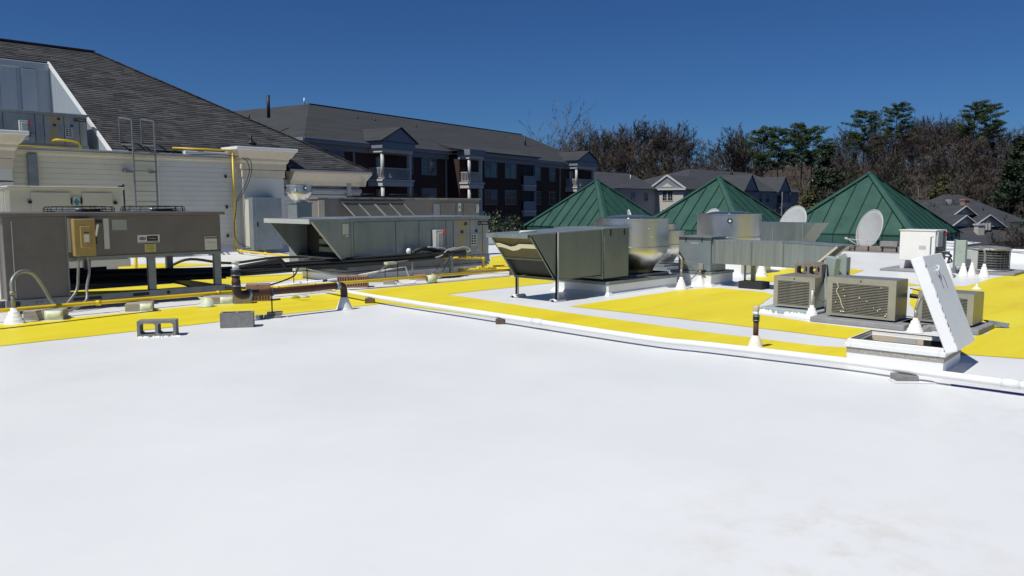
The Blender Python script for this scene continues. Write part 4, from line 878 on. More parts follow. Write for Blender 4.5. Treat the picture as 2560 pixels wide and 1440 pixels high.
for (da, z_) in ((-118, 1.18), (-112, 1.02)): MB().lathe([(0, -.012), (.012, 0), (0, .012)], (13.12+.74*math.cos(R(da)), 9.25+.74*math.sin(R(da)), z_), 8).build('rivet', 'lettering', f1)
box('label_plate', 'label', f1, 12.25, 12.40, 8.98, 9.0, 1.10, 1.14)
m = MB(); m.box(12.55, 13.7, 8.72, 9.0, .246, .30); m.build('service_rail', 'galv', f1)
fan('small stepped aluminium fan half hidden behind the largest mushroom fan', 15.58, 10.19, .56, .24, 1.22, zcyl=.72, step=True)
f3 = fan('wide spun aluminium fan with a black cable port behind the long right duct', 17.4, 9.42, .745, .36, 1.43, zcyl=.86)
def port(par, x, y, r, az, z, pr_=.075):
    d = Vector((math.cos(R(az)), math.sin(R(az)), 0)); c = Vector((x, y, z))
    MB().tube([c+d*(r-.02), c+d*(r+.03)], pr_, 18).build('port_ring', 'black', par); MB().tube([c+d*(r+.028), c+d*(r+.09)], pr_*.5, 14).build('cable_gland', 'castiron' if pr_ > .06 else 'lettering', par)
port(f3, 17.4, 9.42, .745, -150, 1.26, .06)
# plenum box + long right duct
t = thing('intake_duct', 'long pale galvanised duct running right from its plenum box to a slanted end hood', 'duct', (14.4, 7.2, 0))
pb = box('plenum_box', 'galvblue', t, 14.18, 14.80, 8.06, 8.80, .30, .975, .004); box('plenum_lid', 'galv', pb, 14.14, 14.84, 8.02, 8.84, .976, 1.0, .002)
for yy in (8.62, 8.25): box('strap', 'black', pb, 14.172, 14.18, yy, yy+.02, .88, .98)
text('10.25.12', 'lettering', pb, (14.176, 8.43, .86), (0, -1, 0), (0, 0, 1), .03, width=.17, name='handwriting')
x0, x1 = 14.22, 14.74
dc = box('duct_body', 'galvlight', t, x0, x1, 6.55, 8.06, .465, .935, .003)
box('duct_flange', 'galv', t, x0-.012, x1+.012, 7.99, 8.03, .45, .95)
m = MB(); m.prism([(x0, 6.55, .935), (x0, 5.55, .90), (x0, 6.02, .475), (x0, 6.55, .475)], (.01, 0, 0)); m.prism([(x1-.01, 6.55, .935), (x1-.01, 5.55, .90), (x1-.01, 6.02, .475), (x1-.01, 6.55, .475)], (.01, 0, 0)); m.build('hood_side', 'galvlight', t)
m = MB(); m.hexa([(x0-.01, 5.50, .90), (x1+.01, 5.50, .90), (x1+.01, 6.6, .937), (x0-.01, 6.6, .937)], [(x0-.01, 5.50, .915), (x1+.01, 5.50, .915), (x1+.01, 6.6, .952), (x0-.01, 6.6, .952)]); m.build('hood_top', 'galv', t)
MB().bar((x0, 5.56, .89), (x0, 6.02, .48), .03, .05, (1, 0, 0)).build('hood_edge', 'cornice', t)
MB().bar((x1, 5.56, .89), (x1, 6.02, .48), .03, .05, (1, 0, 0)).build('hood_edge', 'cornice', t)
box('hood_floor', 'galv', t, x0, x1, 6.0, 6.55, .465, .48)
for yy in (7.2, 6.56): box('seam', 'galvdark', t, x0-.006, x0, yy-.01, yy+.01, .46, .94)
for k in range(7): MB().tube([(x0-.004, 7.9-k*.2, .92), (x0, 7.9-k*.2, .92)], .006, 6).build('screw', 'black', t)
box('leg', 'galvdark', t, 14.45, 14.52, 7.25, 7.32, .14, .47); box('leg', 'galvdark', t, 14.5, 14.53, 7.46, 7.49, .0, .47)
box('leg_block', 'dark', t, 14.3, 14.62, 7.0, 7.5, 0, .14, .004, 'dark rubber block under the duct leg')
t = thing('intake_hood', 'dark galvanised intake hood behind the wide fan in front of a rusty dish', 'duct', (19.5, 9.0, 0))
m = MB(); m.prism([(19.6, 10.3, 1.17), (19.6, 8.25, 1.17), (19.6, 8.65, .60), (19.6, 10.3, .60)], (.9, 0, 0)); m.build('hood_body', 'galvdark', t)
for yy in (8.55, 9.35): box('seam', 'galv', t, 19.592, 19.6, yy-.012, yy+.012, .62, 1.17)
box('curb', 'whitecurb', t, 19.7, 20.5, 9.0, 10.3, -.01, .6)
# small fan on tall duct by the wall
x, y = 10.55, 17.35
t = thing('exhaust_fan', 'small mushroom fan with white port on a tall square riser near the wall', 'roof fan', (x, y, 0))
box('riser', 'galvblue', t, x-.21, x+.21, y-.21, y+.21, .12, 1.66, .004); box('curb', 'cornice', t, x-.26, x+.26, y-.26, y+.26, -.01, .12, .006)
box('riser_cap', 'galv', t, x-.23, x+.23, y-.23, y+.23, 1.66, 1.69)
MB().lathe([(.19, 1.68), (.19, 1.74), (.22, 1.78), (.29, 1.88), (.31, 1.92), (.31, 1.94)], (x, y, 0), 40).build('bowl', 'alum', t)
MB().lathe([(.31, 1.93), (.325, 1.935), (.325, 1.95), (.305, 1.955), (.305, 2.09), (.32, 2.10), (.32, 2.115), (.12, 2.14), (0, 2.145)], (x, y, 0), 40, sharp=True).build('wind_band', 'alum', t)
port(t, x, y, .305, -95, 2.03, .05)
box('paper_label', 'label', t, x-.24, x-.22, y-.23, y-.13, 1.96, 2.02)

# ------------------------------------------------------------------ small air conditioners at right
def ac(name, label, xf, y0, y1, z0, z1, xb, nsl, group='small louvred condensers at right', mats=('acbeige', 'acgrey')):
    t = thing(name, label, 'air conditioner', ((xf+xb)/2, (y0+y1)/2, z0), group=group)
    fr = .055*(z1-z0)/.5; sd = .09*(z1-z0)/.5
    box('casing', mats[1], t, xf+.03, xb, y0, y1, z0, z1, .004)
    f = MB()
    f.box(xf, xf+.03, y0, y0+sd, z0, z1); f.box(xf, xf+.03, y1-sd*.8, y1, z0, z1); f.box(xf, xf+.03, y0+sd, y1-sd*.8, z1-fr*1.4, z1); f.box(xf, xf+.03, y0+sd, y1-sd*.8, z0, z0+fr*.6)
    f.build('front_frame', mats[0], t)
    box('coil', 'dark', t, xf+.018, xf+.031, y0+sd, y1-sd*.8, z0+fr*.6, z1-fr*1.4)
    ya_, yb_ = y0+sd, y1-sd*.8; za, zb_ = z0+fr*.6, z1-fr*1.4
    s0 = None; dz = (zb_-za)/nsl
    for i in range(nsl):
        z = za+(i+.35)*dz
        if s0 is None:
            m = MB(); m.hexa([(xf+.0, ya_, z), (xf+.0, yb_, z), (xf+.02, yb_, z+dz*.3), (xf+.02, ya_, z+dz*.3)][::-1], [(xf+.0, ya_, z+dz*.22), (xf+.0, yb_, z+dz*.22), (xf+.02, yb_, z+dz*.52), (xf+.02, ya_, z+dz*.52)][::-1]); s0 = m.build('louvre_slat', 'slat', t)
        else: copy_mesh_part(s0, t, (0, 0, i*dz))
    MB().lathe([(0, -.012), (.012, 0), (0, .012)], (xf-.002, (y0+y1)/2, z1-fr*.6), 8).build('screw', 'black', t)
    return t
u1 = ac('window_air_conditioner', 'left small condenser carrying two cinder blocks', 11.5, 4.80, 5.44, .10, .56, 12.75, 15)
u2 = ac('window_air_conditioner', 'middle small condenser, widest, with debris stuck in its louvres', 11.05, 3.52, 4.44, .10, .635, 11.52, 19)
u3 = ac('window_air_conditioner', 'right small condenser partly behind the open hatch lid', 11.3, 2.66, 3.32, .10, .50, 11.80, 16)
random.seed(21); m = MB()
for k in range(16):
    yy = random.uniform(3.62, 4.36); z_ = random.uniform(.16, .55) if k % 2 else random.uniform(.15, .25); r_ = random.uniform(.005, .013)
    m.add([(11.04, yy-r_*random.uniform(.6, 1.8), z_), (11.03, yy, z_-r_), (11.04, yy+r_*random.uniform(.6, 1.8), z_+r_*.3), (11.035, yy, z_+r_)], [(0, 1, 2, 3)])
m.curve([(11.04, 4.30, .56), (11.045, 4.28, .5), (11.04, 4.30, .44), (11.045, 4.25, .34), (11.04, 4.22, .25), (11.045, 4.19, .2)], .007, 5); m.build('leaf_debris', 'cornice', u2)
def padx(label, x0, x1, y0, y1, z1, mm, name='equipment_pad'):
    t = thing(name, label, 'pad', ((x0+x1)/2, (y0+y1)/2, 0))
    MB().box(x0, x1, y0, y1, 0, z1).build('slab', mm, t, .015, seg=2); return t
padx('pale blue grey pad with white drips under the left small condenser', 11.38, 12.8, 4.7, 5.6, .075, 'padblue')
m = MB(); random.seed(4)
for k in range(30):
    yy = random.uniform(4.68, 5.62); m.lathe([(random.uniform(.02, .06), 0), (.02, random.uniform(.015, .045)), (0, .05)], (11.35+random.uniform(-.03, .03), yy, 0), 8)
tag(m.build('paint_splashes', 'whitecurb'), 'white coating dabs along the front of the blue grey pad', 'paint splash')
padx('dark grey pad under the middle small condenser', 10.88, 11.7, 3.35, 4.6, .075, 'pad')
padx('speckled grey pad under the right small condenser', 11.16, 11.95, 2.55, 3.5, .075, 'pad')
for lab, x_ in (('front one of the two cinder blocks on top of the left small condenser', 11.78), ('rear one of the two cinder blocks on top of the left small condenser', 12.12)):
    cmu(lab, (x_, 5.0+.04*(x_-11.78), .56), -85, mm='cmubrown', L=.40, H=.19, Wd=.19, group='cinder blocks on the air conditioner')
# floodlight-like sensor on unit C
t = thing('junction_fitting', 'grey round faced electrical fitting on top of the right small condenser', 'electrical fitting', (11.6, 3.14, .5))
MB().tube([(11.6, 3.14, .5), (11.6, 3.14, .56)], .02, 8).build('stub', 'black', t)
MB().tube([(11.50, 3.17, .60), (11.56, 3.14, .60)], .045, 16).build('round_face', 'lightgrey', t)
bb = MB().box(11.56, 11.66, 3.05, 3.17, .55, .66); bb.build('body', 'grey', t, .006)
# posts with electrical box
t = thing('switch_post', 'pale green electrical boxes on leaning strut posts behind the middle small condenser', 'electrical post', (11.9, 4.8, 0))
MB().bar((11.60, 4.66, .0), (11.95, 4.85, .80), .035, .04).build('leaning_post', 'railgrey', t)
MB().bar((12.6, 4.75, .0), (12.55, 4.72, .82), .035, .06).build('post', 'railgrey', t)
m = MB().box(-.06, .06, -.10, .10, -.17, .17); rt = Matrix.Rotation(R(-20), 3, 'Z') @ Matrix.Rotation(R(8), 3, 'X'); m.v = [tuple(rt @ Vector(q)+Vector((12.05, 4.78, .68))) for q in m.v]; m.build('switch_box', 'greenbox', t, .008)
m = MB().box(-.05, .05, -.06, .06, -.15, .17); rt = Matrix.Rotation(R(25), 3, 'Z'); m.v = [tuple(rt @ Vector(q)+Vector((12.3, 4.72, .70))) for q in m.v]; m.build('switch_box', 'greenbox', t, .008)
MB().tube([(12.3, 4.72, .86), (12.3, 4.72, .89)], .05, 12).build('box_cap', 'greenbox', t)
MB().curve([(12.05, 4.83, .52), (12.0, 4.8, .35), (11.8, 4.9, .2), (11.6, 5.0, .12)], .018, 7).build('conduit', 'grey', t)
MB().curve([(12.25, 4.72, .55), (12.3, 4.7, .35), (12.4, 4.6, .1)], .018, 7).build('conduit', 'cable', t)
# boots near
def conepipe(x, y, r, h, label, hp_=.2, mm='grey', grp='white pipe boots'):
    t = cone('pipe_boot', x, y, r, h, label, grp); MB().tube([(x, y, h*.9), (x, y, h+hp_)], r*.22, 8).build('pipe_stub', mm, t); return t
t = conepipe(11.16, 4.69, .095, .2, 'white boot at the right corner of the left small condenser', .22, 'lightgrey')
MB().curve([(11.16, 4.69, .44), (11.3, 4.7, .30), (11.6, 4.68, .22), (11.8, 4.7, .4)], .015, 7).build('flexible_conduit', 'grey', t)
t = conepipe(10.90, 3.22, .095, .19, 'white boot between the middle and right small condensers', .10)
MB().curve([(10.90, 3.22, .3), (10.95, 3.2, .42), (11.0, 3.18, .44), (11.05, 3.1, .38), (11.15, 3.05, .36), (11.2, 2.98, .44)], .02, 8).build('flexible_conduit', 'grey', t)
m = MB(); m.curve([(11.55, 3.5, .4), (11.6, 3.3, .38), (11.9, 3.0, .3)], .03, 8); m.curve([(11.55, 3.5, .5), (11.7, 3.2, .42), (11.9, 3.0, .32)], .008, 6); m.curve([(11.3, 3.5, .15), (11.4, 3.1, .10), (11.45, 2.9, .08)], .006, 6); tag(m.build('slack_cable', 'black'), 'black cables slung between the middle and right small condensers', 'cable')
m = MB(); m.prism([(11.98, 2.60, .04), (12.02, 2.72, .10), (12.06, 2.60, .09)], (.10, -.18, -.03)); tag(m.build('bent_flashing', 'galv'), 'bent piece of metal flashing lying right of the right small condenser', 'flashing')
m = MB(); m.prism([(11.1, 3.3, .0), (11.2, 3.2, .0), (11.15, 3.22, .08)], (-.12, -.14, 0)); tag(m.build('bent_flashing', 'pad'), 'crumpled grey flashing scrap in front of the right small condenser', 'flashing')
t = conepipe(13.33, 8.2, .105, .24, 'white boot in front of the largest fan curb with a hooked conduit', .16)
MB().curve([(13.33, 8.2, .4), (13.33, 8.2, .58), (13.4, 8.35, .66), (13.6, 8.6, .62)], .026, 8).build('hooked_conduit', 'grey', t)
MB().bar((13.38, 8.18, .52), (13.9, 8.0, .2), .035, .02).build('strut_brace', 'grey', t)
t = conepipe(14.07, 8.22, .095, .22, 'white boot with small beige junction box before the plenum curb', .12)
box('junction_box', 'acbeige', t, 14.04, 14.10, 8.15, 8.26, .34, .46, .006)
MB().curve([(14.07, 8.25, .45), (13.9, 8.5, .50), (13.7, 8.9, .50)], .01, 6).build('conduit', 'grey', t)
cone('pipe_boot', 17.0, 8.35, .12, .36, 'tall white boot behind the leg of the long right duct', 'white pipe boots')
cone('pipe_boot', 19.28, 5.09, .12, .34, 'left boot of the far group beside the white heat pump', 'white pipe boots')
cone('pipe_boot', 20.25, 5.02, .10, .30, 'second boot of the far group before the green electrical box', 'white pipe boots')
cone('pipe_boot', 20.6, 4.93, .085, .30, 'third boot of the far group, just left of the round condenser coil', 'white pipe boots')
t = cone('pipe_boot', 20.34, 4.62, .10, .30, 'right boot of the far group joined by an arched conduit', 'white pipe boots')
MB().curve([(20.34, 4.62, .34), (20.34, 4.62, .52), (20.36, 4.66, .62), (20.5, 4.8, .66), (20.7, 4.95, .66)], .022, 8).build('arched_conduit', 'grey', t)
# vent pipe near hatch
x, y = 8.42, 4.18
t = thing('vent_pipe', 'rusty upright vent pipe with black coupling and white cap standing on the yellow paint', 'pipe', (x, y, 0))
MB().lathe([(.10, .004), (.085, .02), (.077, .04), (.074, .06), (.055, .11), (.046, .13), (.033, .15)], (x, y, 0), 28).build('boot', 'cone', t)
MB().tube([(x, y, .13), (x, y, .32)], .03, 16).build('pipe_run', 'rust', t)
MB().tube([(x, y, .31), (x, y, .385)], .037, 16).build('rubber_coupling', 'black', t)
for z_ in (.32, .37): MB().tube([(x, y, z_), (x, y, z_+.01)], .0395, 16).build('clamp_band', 'galv', t)
MB().tube([(x, y, .385), (x, y, .43)], .028, 16).build('white_stub', 'white', t); MB().lathe([(.030, .43), (.036, .44), (.03, .455), (.036, .47), (.036, .49), (0, .492)], (x, y, 0), 18).build('cap', 'cornice', t)

# ------------------------------------------------------------------ roof hatch
t = thing('roof_hatch', 'open white roof hatch with its lid propped up on the right', 'roof hatch', (8.72, 2.68, 0), 3.0, org=(0, 0, 0))
hx0, hx1, hy0, hy1 = -.37, .37, -.46, .45
def ring(x0, x1, y0, y1, z0, z1, th): return MB().box(x0, x1, y0, y0+th, z0, z1).box(x0, x1, y1-th, y1, z0, z1).box(x0, x0+th, y0+th, y1-th, z0, z1).box(x1-th, x1, y0+th, y1-th, z0, z1)
ring(hx0, hx1, hy0, hy1, 0, .11, .05).build('curb', 'whitecurb', t)
ring(hx0-.004, hx1+.004, hy0-.004, hy1+.004, .11, .166, .05).build('timber_band', 'wood', t)
ring(hx0-.02, hx1+.02, hy0-.02, hy1+.02, .166, .215, .06).build('flange', 'white', t, .006)
ring(hx0+.0, hx1+.0, hy0-.0, hy1+.0, .215, .252, .03).build('rim', 'white', t, .004)
ring(hx0+.026, hx1-.026, hy0+.026, hy1-.026, .252, .257, .008).build('rusty_edge', 'rust', t)
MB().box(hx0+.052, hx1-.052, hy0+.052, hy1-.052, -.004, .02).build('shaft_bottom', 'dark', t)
MB().box(hx1-.06, hx1-.052, hy0+.06, hy1-.06, .02, .214).build('liner', 'cornice', t)
MB().box(hx1-.07, hx1-.061, -.05, .14, .02, .21).build('liner', 'lightgrey', t)
MB().box(hx1-.07, hx1-.061, hy0+.06, -.12, .02, .21).build('liner', 'dark', t)
MB().box(hx0+.06, hx1-.08, hy1-.06, hy1-.052, .02, .214).build('liner', 'wood', t)
# lid, hinged along y = hy0, leaning over the opening
hv = Vector((0, .36, .90)).normalized(); tn = Vector((0, -.90, .36)).normalized(); Lh = .97; th = .115
a = Vector((hx0-.02, hy0-.02, .20)); ex = Vector((hx1-hx0+.04, 0, 0))
lid = MB(); b4 = [a, a+ex, a+ex+tn*th, a+tn*th]; lid.hexa([Vector(q) for q in b4][::-1], [Vector(q)+hv*Lh for q in b4][::-1]); ld = lid.build('lid', 'white', t, .008)
hm = MB(); c0 = a+ex*.35+tn*(th+.004)+hv*.80
hm.curve([c0, c0+tn*.02, c0+tn*.022+ex*.10+hv*.03, c0+ex*.14+hv*.05], .009, 8, 4); hm.build('handle', 'lettering', ld)
for k in (.42, .62): c = a+ex*k+tn*(th+.002)+hv*.74; MB().bar(c, c-hv*.13, .012, .006, tn).build('slot', 'grey', ld)
m = MB(); random.seed(2)
for k in range(16):
    u_ = random.uniform(.02, .98)**1.6; q = a+hv*(Lh*u_)+tn*th; z_ = random.uniform(.004, .02); m.box(q.x-.002, q.x+.003, q.y-.002, q.y+.002, q.z-z_, q.z+z_)
m.build('paint_chips', 'rust', ld)

# ------------------------------------------------------------------ white heat pump + round condenser, far right
t = thing('heat_pump', 'tall white heat pump cabinet on legs with a red tag', 'heat pump', (21.2, 6.2, 0))
xa, xb, y0, y1 = 20.85, 21.65, 5.81, 6.62
box('casing', 'white', t, xa, xb, y0, y1, .27, 1.0, .01); box('top', 'white', t, xa-.02, xb+.02, y0-.02, y1+.02, 1.0, 1.02, .004)
for yy in (y1-.13, y0+.02):
    m = MB(); m.hexa([(xa+.03, yy+.02, .06), (xb-.03, yy+.02, .06), (xb-.03, yy+.10, .06), (xa+.03, yy+.10, .06)], [(xa, yy-.02, .27), (xb, yy-.02, .27), (xb, yy+.13, .27), (xa, yy+.13, .27)]); m.build('leg', 'white', t)
box('service_box', 'lightgrey', t, xa+.05, xa+.42, y0-.05, y0-.001, .62, .98, .006)
m = MB()
for k in range(18): m.box(xa+.12, xb-.04, y0-.02, y0-.001, .30+k*.037, .314+k*.037)
m.build('louvre_panel', 'acbeige', t); box('coil', 'dark', t, xa+.1, xb-.03, y0-.004, y0-.0005, .29, .98)
box('edge_post', 'white', t, xb-.05, xb+.01, y0-.03, y0-.001, .28, 1.0)
box('red_tag', 'orange', t, xb-.10, xb-.02, y0-.04, y0-.031, .86, .96)
box('slot', 'railgrey', t, xa-.006, xa, y0+.08, y0+.11, .38, .86); box('maker_label', 'lightgrey', t, xa-.005, xa, y0+.20, y0+.36, .55, .64)
box('dot', 'ink', t, xa-.005, xa, y0+.045, y0+.065, .85, .87)
padx('low grey pad under the white heat pump', 20.5, 21.9, 5.6, 6.95, .06, 'pad')
m = MB(); m.curve([(20.9, 5.78, .45), (20.6, 5.5, .5), (19.9, 5.2, .48), (19.4, 5.1, .46), (19.28, 5.09, .34)], .025, 7); m.curve([(20.9, 5.75, .35), (20.4, 5.4, .42), (19.8, 5.15, .36), (19.3, 5.1, .36)], .018, 7); tag(m.build('line_set', 'black'), 'black lines looping from the heat pump into the first far boot', 'cable')
cx, cy = 21.65, 4.86; r = .46
t = thing('round_condenser', 'round cornered grey condenser with dark coil at the far right', 'condenser', (cx, cy, 0))
def rr(rad, z, n=32, sq=.62):
    out = []
    for j in range(n):
        a_ = 2*math.pi*j/n; c_, s_ = math.cos(a_), math.sin(a_); k = (abs(c_)**3.2+abs(s_)**3.2)**(-1/3.2); out.append((cx+rad*c_*k, cy+rad*s_*k, z))
    return out
def loft(rings):
    m = MB(); n = len(rings[0]); vs = [p for q in rings for p in q]
    m.add(vs, [(i*n+j, i*n+(j+1) % n, (i+1)*n+(j+1) % n, (i+1)*n+j) for i in range(len(rings)-1) for j in range(n)], True); m.f.append(tuple(range((len(rings)-1)*n, len(rings)*n))); m.sm.append(False); return m
loft([rr(r*.93, .09), rr(r*.93, .56)]).build('coil', 'dark', t)
loft([rr(r, .07), rr(r, .11), rr(r*.95, .11)]).build('base_ring', 'grey', t)
loft([rr(r*.97, .55), rr(r*1.03, .56), rr(r*1.03, .60), rr(r*.8, .625), rr(r*.4, .65)]).build('top_cover', 'grey', t)
m = MB()
for k in range(7):
    q = rr(r*.965, .14+k*.06); m.tube(q+[q[0]], .005, 4, False)
for j in range(0, 32, 1):
    p = rr(r*.97, 0)[j]; m.tube([(p[0], p[1], .1), (p[0], p[1], .56)], .003, 4, False)
m.build('wire_grille', 'railgrey', t)
box('service_panel', 'lightgrey', t, cx-r*1.0, cx-r*.8, cy+.10, cy+.42, .11, .56, .01)
padx('grey pad under the round condenser', 21.0, 22.4, 4.15, 5.6, .065, 'pad')
t = thing('switch_post', 'pale green upright electrical box on a strut between the heat pump and the round condenser', 'electrical post', (20.8, 5.2, 0))
box('switch_box', 'greenbox', t, 20.75, 20.9, 5.12, 5.34, .18, .80, .01); box('post', 'railgrey', t, 20.92, 20.97, 5.35, 5.42, 0, .82); box('small_box', 'grey', t, 20.75, 20.87, 5.48, 5.62, .45, .53, .005)
m = MB(); p_ = [Vector((21.6, 5.78, .92)).lerp(Vector((20.6, 3.4, .5)), i/12)+Vector((0, 0, -.10*math.sin(math.pi*i/12))) for i in range(13)]; m.tube(p_, .005, 5); tag(m.build('green_wire', 'dkgreen'), 'thin green wire strung from the heat pump past the round condenser', 'wire')
m = MB(); m.lathe([(.09, .005), (.05, .03), (.02, .06), (.02, .1), (0, .1)], (17.35, 4.05, 0), 14); tag(m.build('small_stub', 'white'), 'small white stub standing on the yellow paint below the far boots', 'pipe stub')

# ------------------------------------------------------------------ satellite dishes
def dish(label, c, diam, az, el, base_z=0., arm=True, mount=(0, 0), fl=.62):
    t = thing('satellite_dish', label, 'satellite dish', (c[0]+mount[0], c[1]+mount[1], base_z), group='satellite dishes')
    n = Vector((math.cos(R(az))*math.cos(R(el)), math.sin(R(az))*math.cos(R(el)), math.sin(R(el)))); s, u = frame3(n); c = Vector(c); r = diam/2
    if u.z < 0: u = -u
    def P(rr_, a, off=0): return c+s*(rr_*math.cos(a)*.93)+u*(rr_*math.sin(a))+n*(.16*r*(rr_/r)**2*1.0+off-.16*r)
    m = MB(); NR, NA = 6, 48
    vs = [P(r*i/NR, 2*math.pi*j/NA) for i in range(1, NR+1) for j in range(NA)]+[P(0, 0)]
    m.add(vs, [(i*NA+j, i*NA+(j+1) % NA, (i+1)*NA+(j+1) % NA, (i+1)*NA+j) for i in range(NR-1) for j in range(NA)]+[(NR*NA, (j+1) % NA, j) for j in range(NA)], True)
    o = m.build('reflector', 'dish', t); o.modifiers.new('s', 'SOLIDIFY').thickness = .018
    MB().tube([P(r, 2*math.pi*j/NA) for j in range(NA+1)], .012, 6, False).build('rim', 'lightgrey', t)
    if arm:
        f = c-u*r*.75+n*r*1.05
        for a in (-.9, .9): MB().tube([P(r, -math.pi/2+a), f], .010, 6).build('feed_strut', 'lightgrey', t)
        MB().tube([P(r, -math.pi/2), f], .014, 6).build('feed_arm', 'lightgrey', t)
        MB().tube([f-n*.04, f+n*.08], .035, 10).build('feed_horn', 'lightgrey', t)
    bk = c-n*(.16*r+.05); ft = Vector((c.x+mount[0], c.y+mount[1], base_z))
    m = MB(); m.tube([bk, bk-n*.12, ft+Vector((0, 0, .05))], .03, 8)
    for dx_, dy_ in ((.35, .1), (-.3, .25), (.1, -.35)): m.tube([ft+Vector((0, 0, .18)), ft+Vector((dx_, dy_, .01))], .018, 6)
    m.build('mount', 'black', t); return t
dish('rusty white satellite dish on concrete blocks, rightmost of the dishes', (28.45, 10.05, .78), 1.40, 146, 15, .2, mount=(.35, -.2))
dish('rusty white satellite dish partly hidden by the dark intake hood', (25.15, 11.35, .98), 1.3, 156, 20, .0, arm=False, mount=(.4, 0))
dish('small rusty dish peeking over the wide fan', (21.5, 12.25, 1.17), .74, 165, 25, .0, arm=False, mount=(.2, 0))
dish('edge on dish peeking over the largest mushroom fan', (19.75, 13.95, 1.18), .62, 315, 12, .0, arm=False, mount=(.2, 0))
t = thing('ballast_tray', 'grey ballast tray under the rightmost dish', 'tray', (28.3, 9.8, 0)); MB().box(27.9, 28.7, 8.4, 11.8, .0, .035).build('tray_sheet', 'pad', t)
k = 0
for j in range(7):
    yy = 11.5-j*.46
    o = MB().box(28.0, 28.2, yy-.2, yy+.2, .036, .22).build('ballast_block', 'cmubrown', None, .008)
    tag(o, ('leftmost', 'second', 'third', 'fourth, middle', 'fifth', 'sixth', 'rightmost')[j]+' concrete block from the left in the row below the rightmost dish', 'concrete block', 'row of ballast blocks below the dish')
o = MB().box(27.95, 28.2, 8.95, 9.5, .222, .40).build('ballast_block', 'cmu', None, .008); tag(o, 'upper ballast block stacked at the right end of the row below the dish', 'concrete block', 'row of ballast blocks below the dish')

# ------------------------------------------------------------------ green pyramids
def pyramid(x0, y0, label, L=5.5, zb=.5, H=2.42, zf=.08):
    t = thing('pyramid_roof', label, 'pyramid roof', (x0+L/2, y0+L/2, -5), group='green metal pyramid roofs')
    ap = Vector((x0+L/2, y0+L/2, zb+H)); cs = [Vector((x0, y0, zb)), Vector((x0+L, y0, zb)), Vector((x0+L, y0+L, zb)), Vector((x0, y0+L, zb))]
    box('base_wall', 'wallgrey', t, x0+.3, x0+L-.3, y0+.3, y0+L-.3, -5.2, zf)
    for i in range(4):
        a, b = cs[i], cs[(i+1) % 4]; d = (b-a).normalized(); out = Vector((d.y, -d.x, 0)); nf = 9
        nrm = (b-a).cross(ap-a).normalized(); nrm = nrm if nrm.z > 0 else -nrm
        for k in range(nf):
            u0, u1 = k/nf, (k+1)/nf
            p0 = a.lerp(b, u0); p1 = a.lerp(b, u1)
            def topp(u):   # straight up slope to the hip
                f = 2*min(u, 1-u); q = a.lerp(b, u); c_ = (a+b)/2; sl = ap-c_; return q+sl*f
            q0, q1 = topp(u0), topp(u1)
            poly = [p0, p1, q1, q0]
            if u0 < .5 < u1: poly = [p0, p1, q1, ap, q0]
            if k == 0: poly = [p0, p1, q1]
            if k == nf-1: poly = [p0, p1, q0]
            m = MB(); m.prism([Vector(q)-nrm*.02 for q in poly], nrm*.02); pn = m.build('roof_panel', 'dkgreen', t)
            if k > 0: MB().bar(p0+nrm*.025, q0+nrm*.025, .022, .05, nrm).build('seam', 'seam', t)
        # fascia
        m = MB(); m.prism([a+out*.04+Vector((0, 0, zf-zb)), b+out*.04+Vector((0, 0, zf-zb)), b+out*.0, a+out*.0], -out*.03); m.build('fascia_panel', 'dkgreen', t)
        for k in range(1, nf): p0 = a.lerp(b, k/nf); MB().bar(p0+out*.045+Vector((0, 0, zf-zb)), p0+out*.02, .02, .03, out).build('seam', 'seam', t)
        MB().bar(a+out*.02, b+out*.02, .03, .03, (0, 0, 1)).build('drip_edge', 'seam', t)
    for c in cs:
        d = (ap-c).normalized(); sd = d.cross(Vector((0, 0, 1))).normalized()
        m = MB(); up = Vector((0, 0, .055)); wv = .22; mid0, mid1 = c+up, ap+up*1.2
        hx = (c-Vector((ap.x, ap.y, c.z))).normalized(); 
        for sgn in (-1, 1):
            o0 = sd*sgn*wv-Vector((0, 0, .105)); m.prism([mid0, mid1, mid1+o0*.6, mid0+o0], Vector((0, 0, -.02)))
        m.build('hip_cap', 'dkgreen', t)
        for sgn in (-1, 1):
            o0 = sd*sgn*(wv+.01)-Vector((0, 0, .10)); MB().bar(mid0+o0, mid1+o0*.6, .018, .018).build('cap_edge', 'seam', t)
    return t
pyramid(31.0, 9.25, 'green standing seam pyramid roof behind the rightmost dish, nearest of the three')
pyramid(31.0, 16.1, 'green standing seam pyramid roof behind the wide fan, middle of the three')
pyramid(31.0, 23.3, 'green standing seam pyramid roof left of the big fans, farthest of the three')

# ------------------------------------------------------------------ brick apartments (local frame: s along, w away)
def lthing(name, label, cat, x, y, rot, z=-5, group=None):
    t = thing(name, label, cat, (x, y, z), rot, group, org=(0, 0, z)); return t
ap = lthing('apartment_building', 'three storey dark brick apartment building with white balconies and long grey roof', 'building', 43.83, 58.35, 12)
EZ = 6.95
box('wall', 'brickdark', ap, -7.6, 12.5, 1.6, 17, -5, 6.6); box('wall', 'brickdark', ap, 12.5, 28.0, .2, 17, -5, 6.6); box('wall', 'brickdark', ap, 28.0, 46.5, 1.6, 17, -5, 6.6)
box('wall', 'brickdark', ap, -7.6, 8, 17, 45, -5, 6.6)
for (a, b, ww) in ((-8.1, 12.4, 1.1), (12.4, 28.1, -.3), (28.1, 47, 1.1)):
    box('frieze', 'fascia', ap, a, b, ww+.35, ww+.6, 6.25, 6.75); box('gutter', 'fascia', ap, a, b, ww-.05, ww+.2, 6.85, 7.12, .02); box('soffit', 'soffit', ap, a, b, ww, 3, 6.75, 6.85)
box('gutter', 'fascia', ap, -8.2, -8.0, 1.1, 45, 6.85, 7.12)
m = MB(); ez = 7.1; rz_ = 11.2
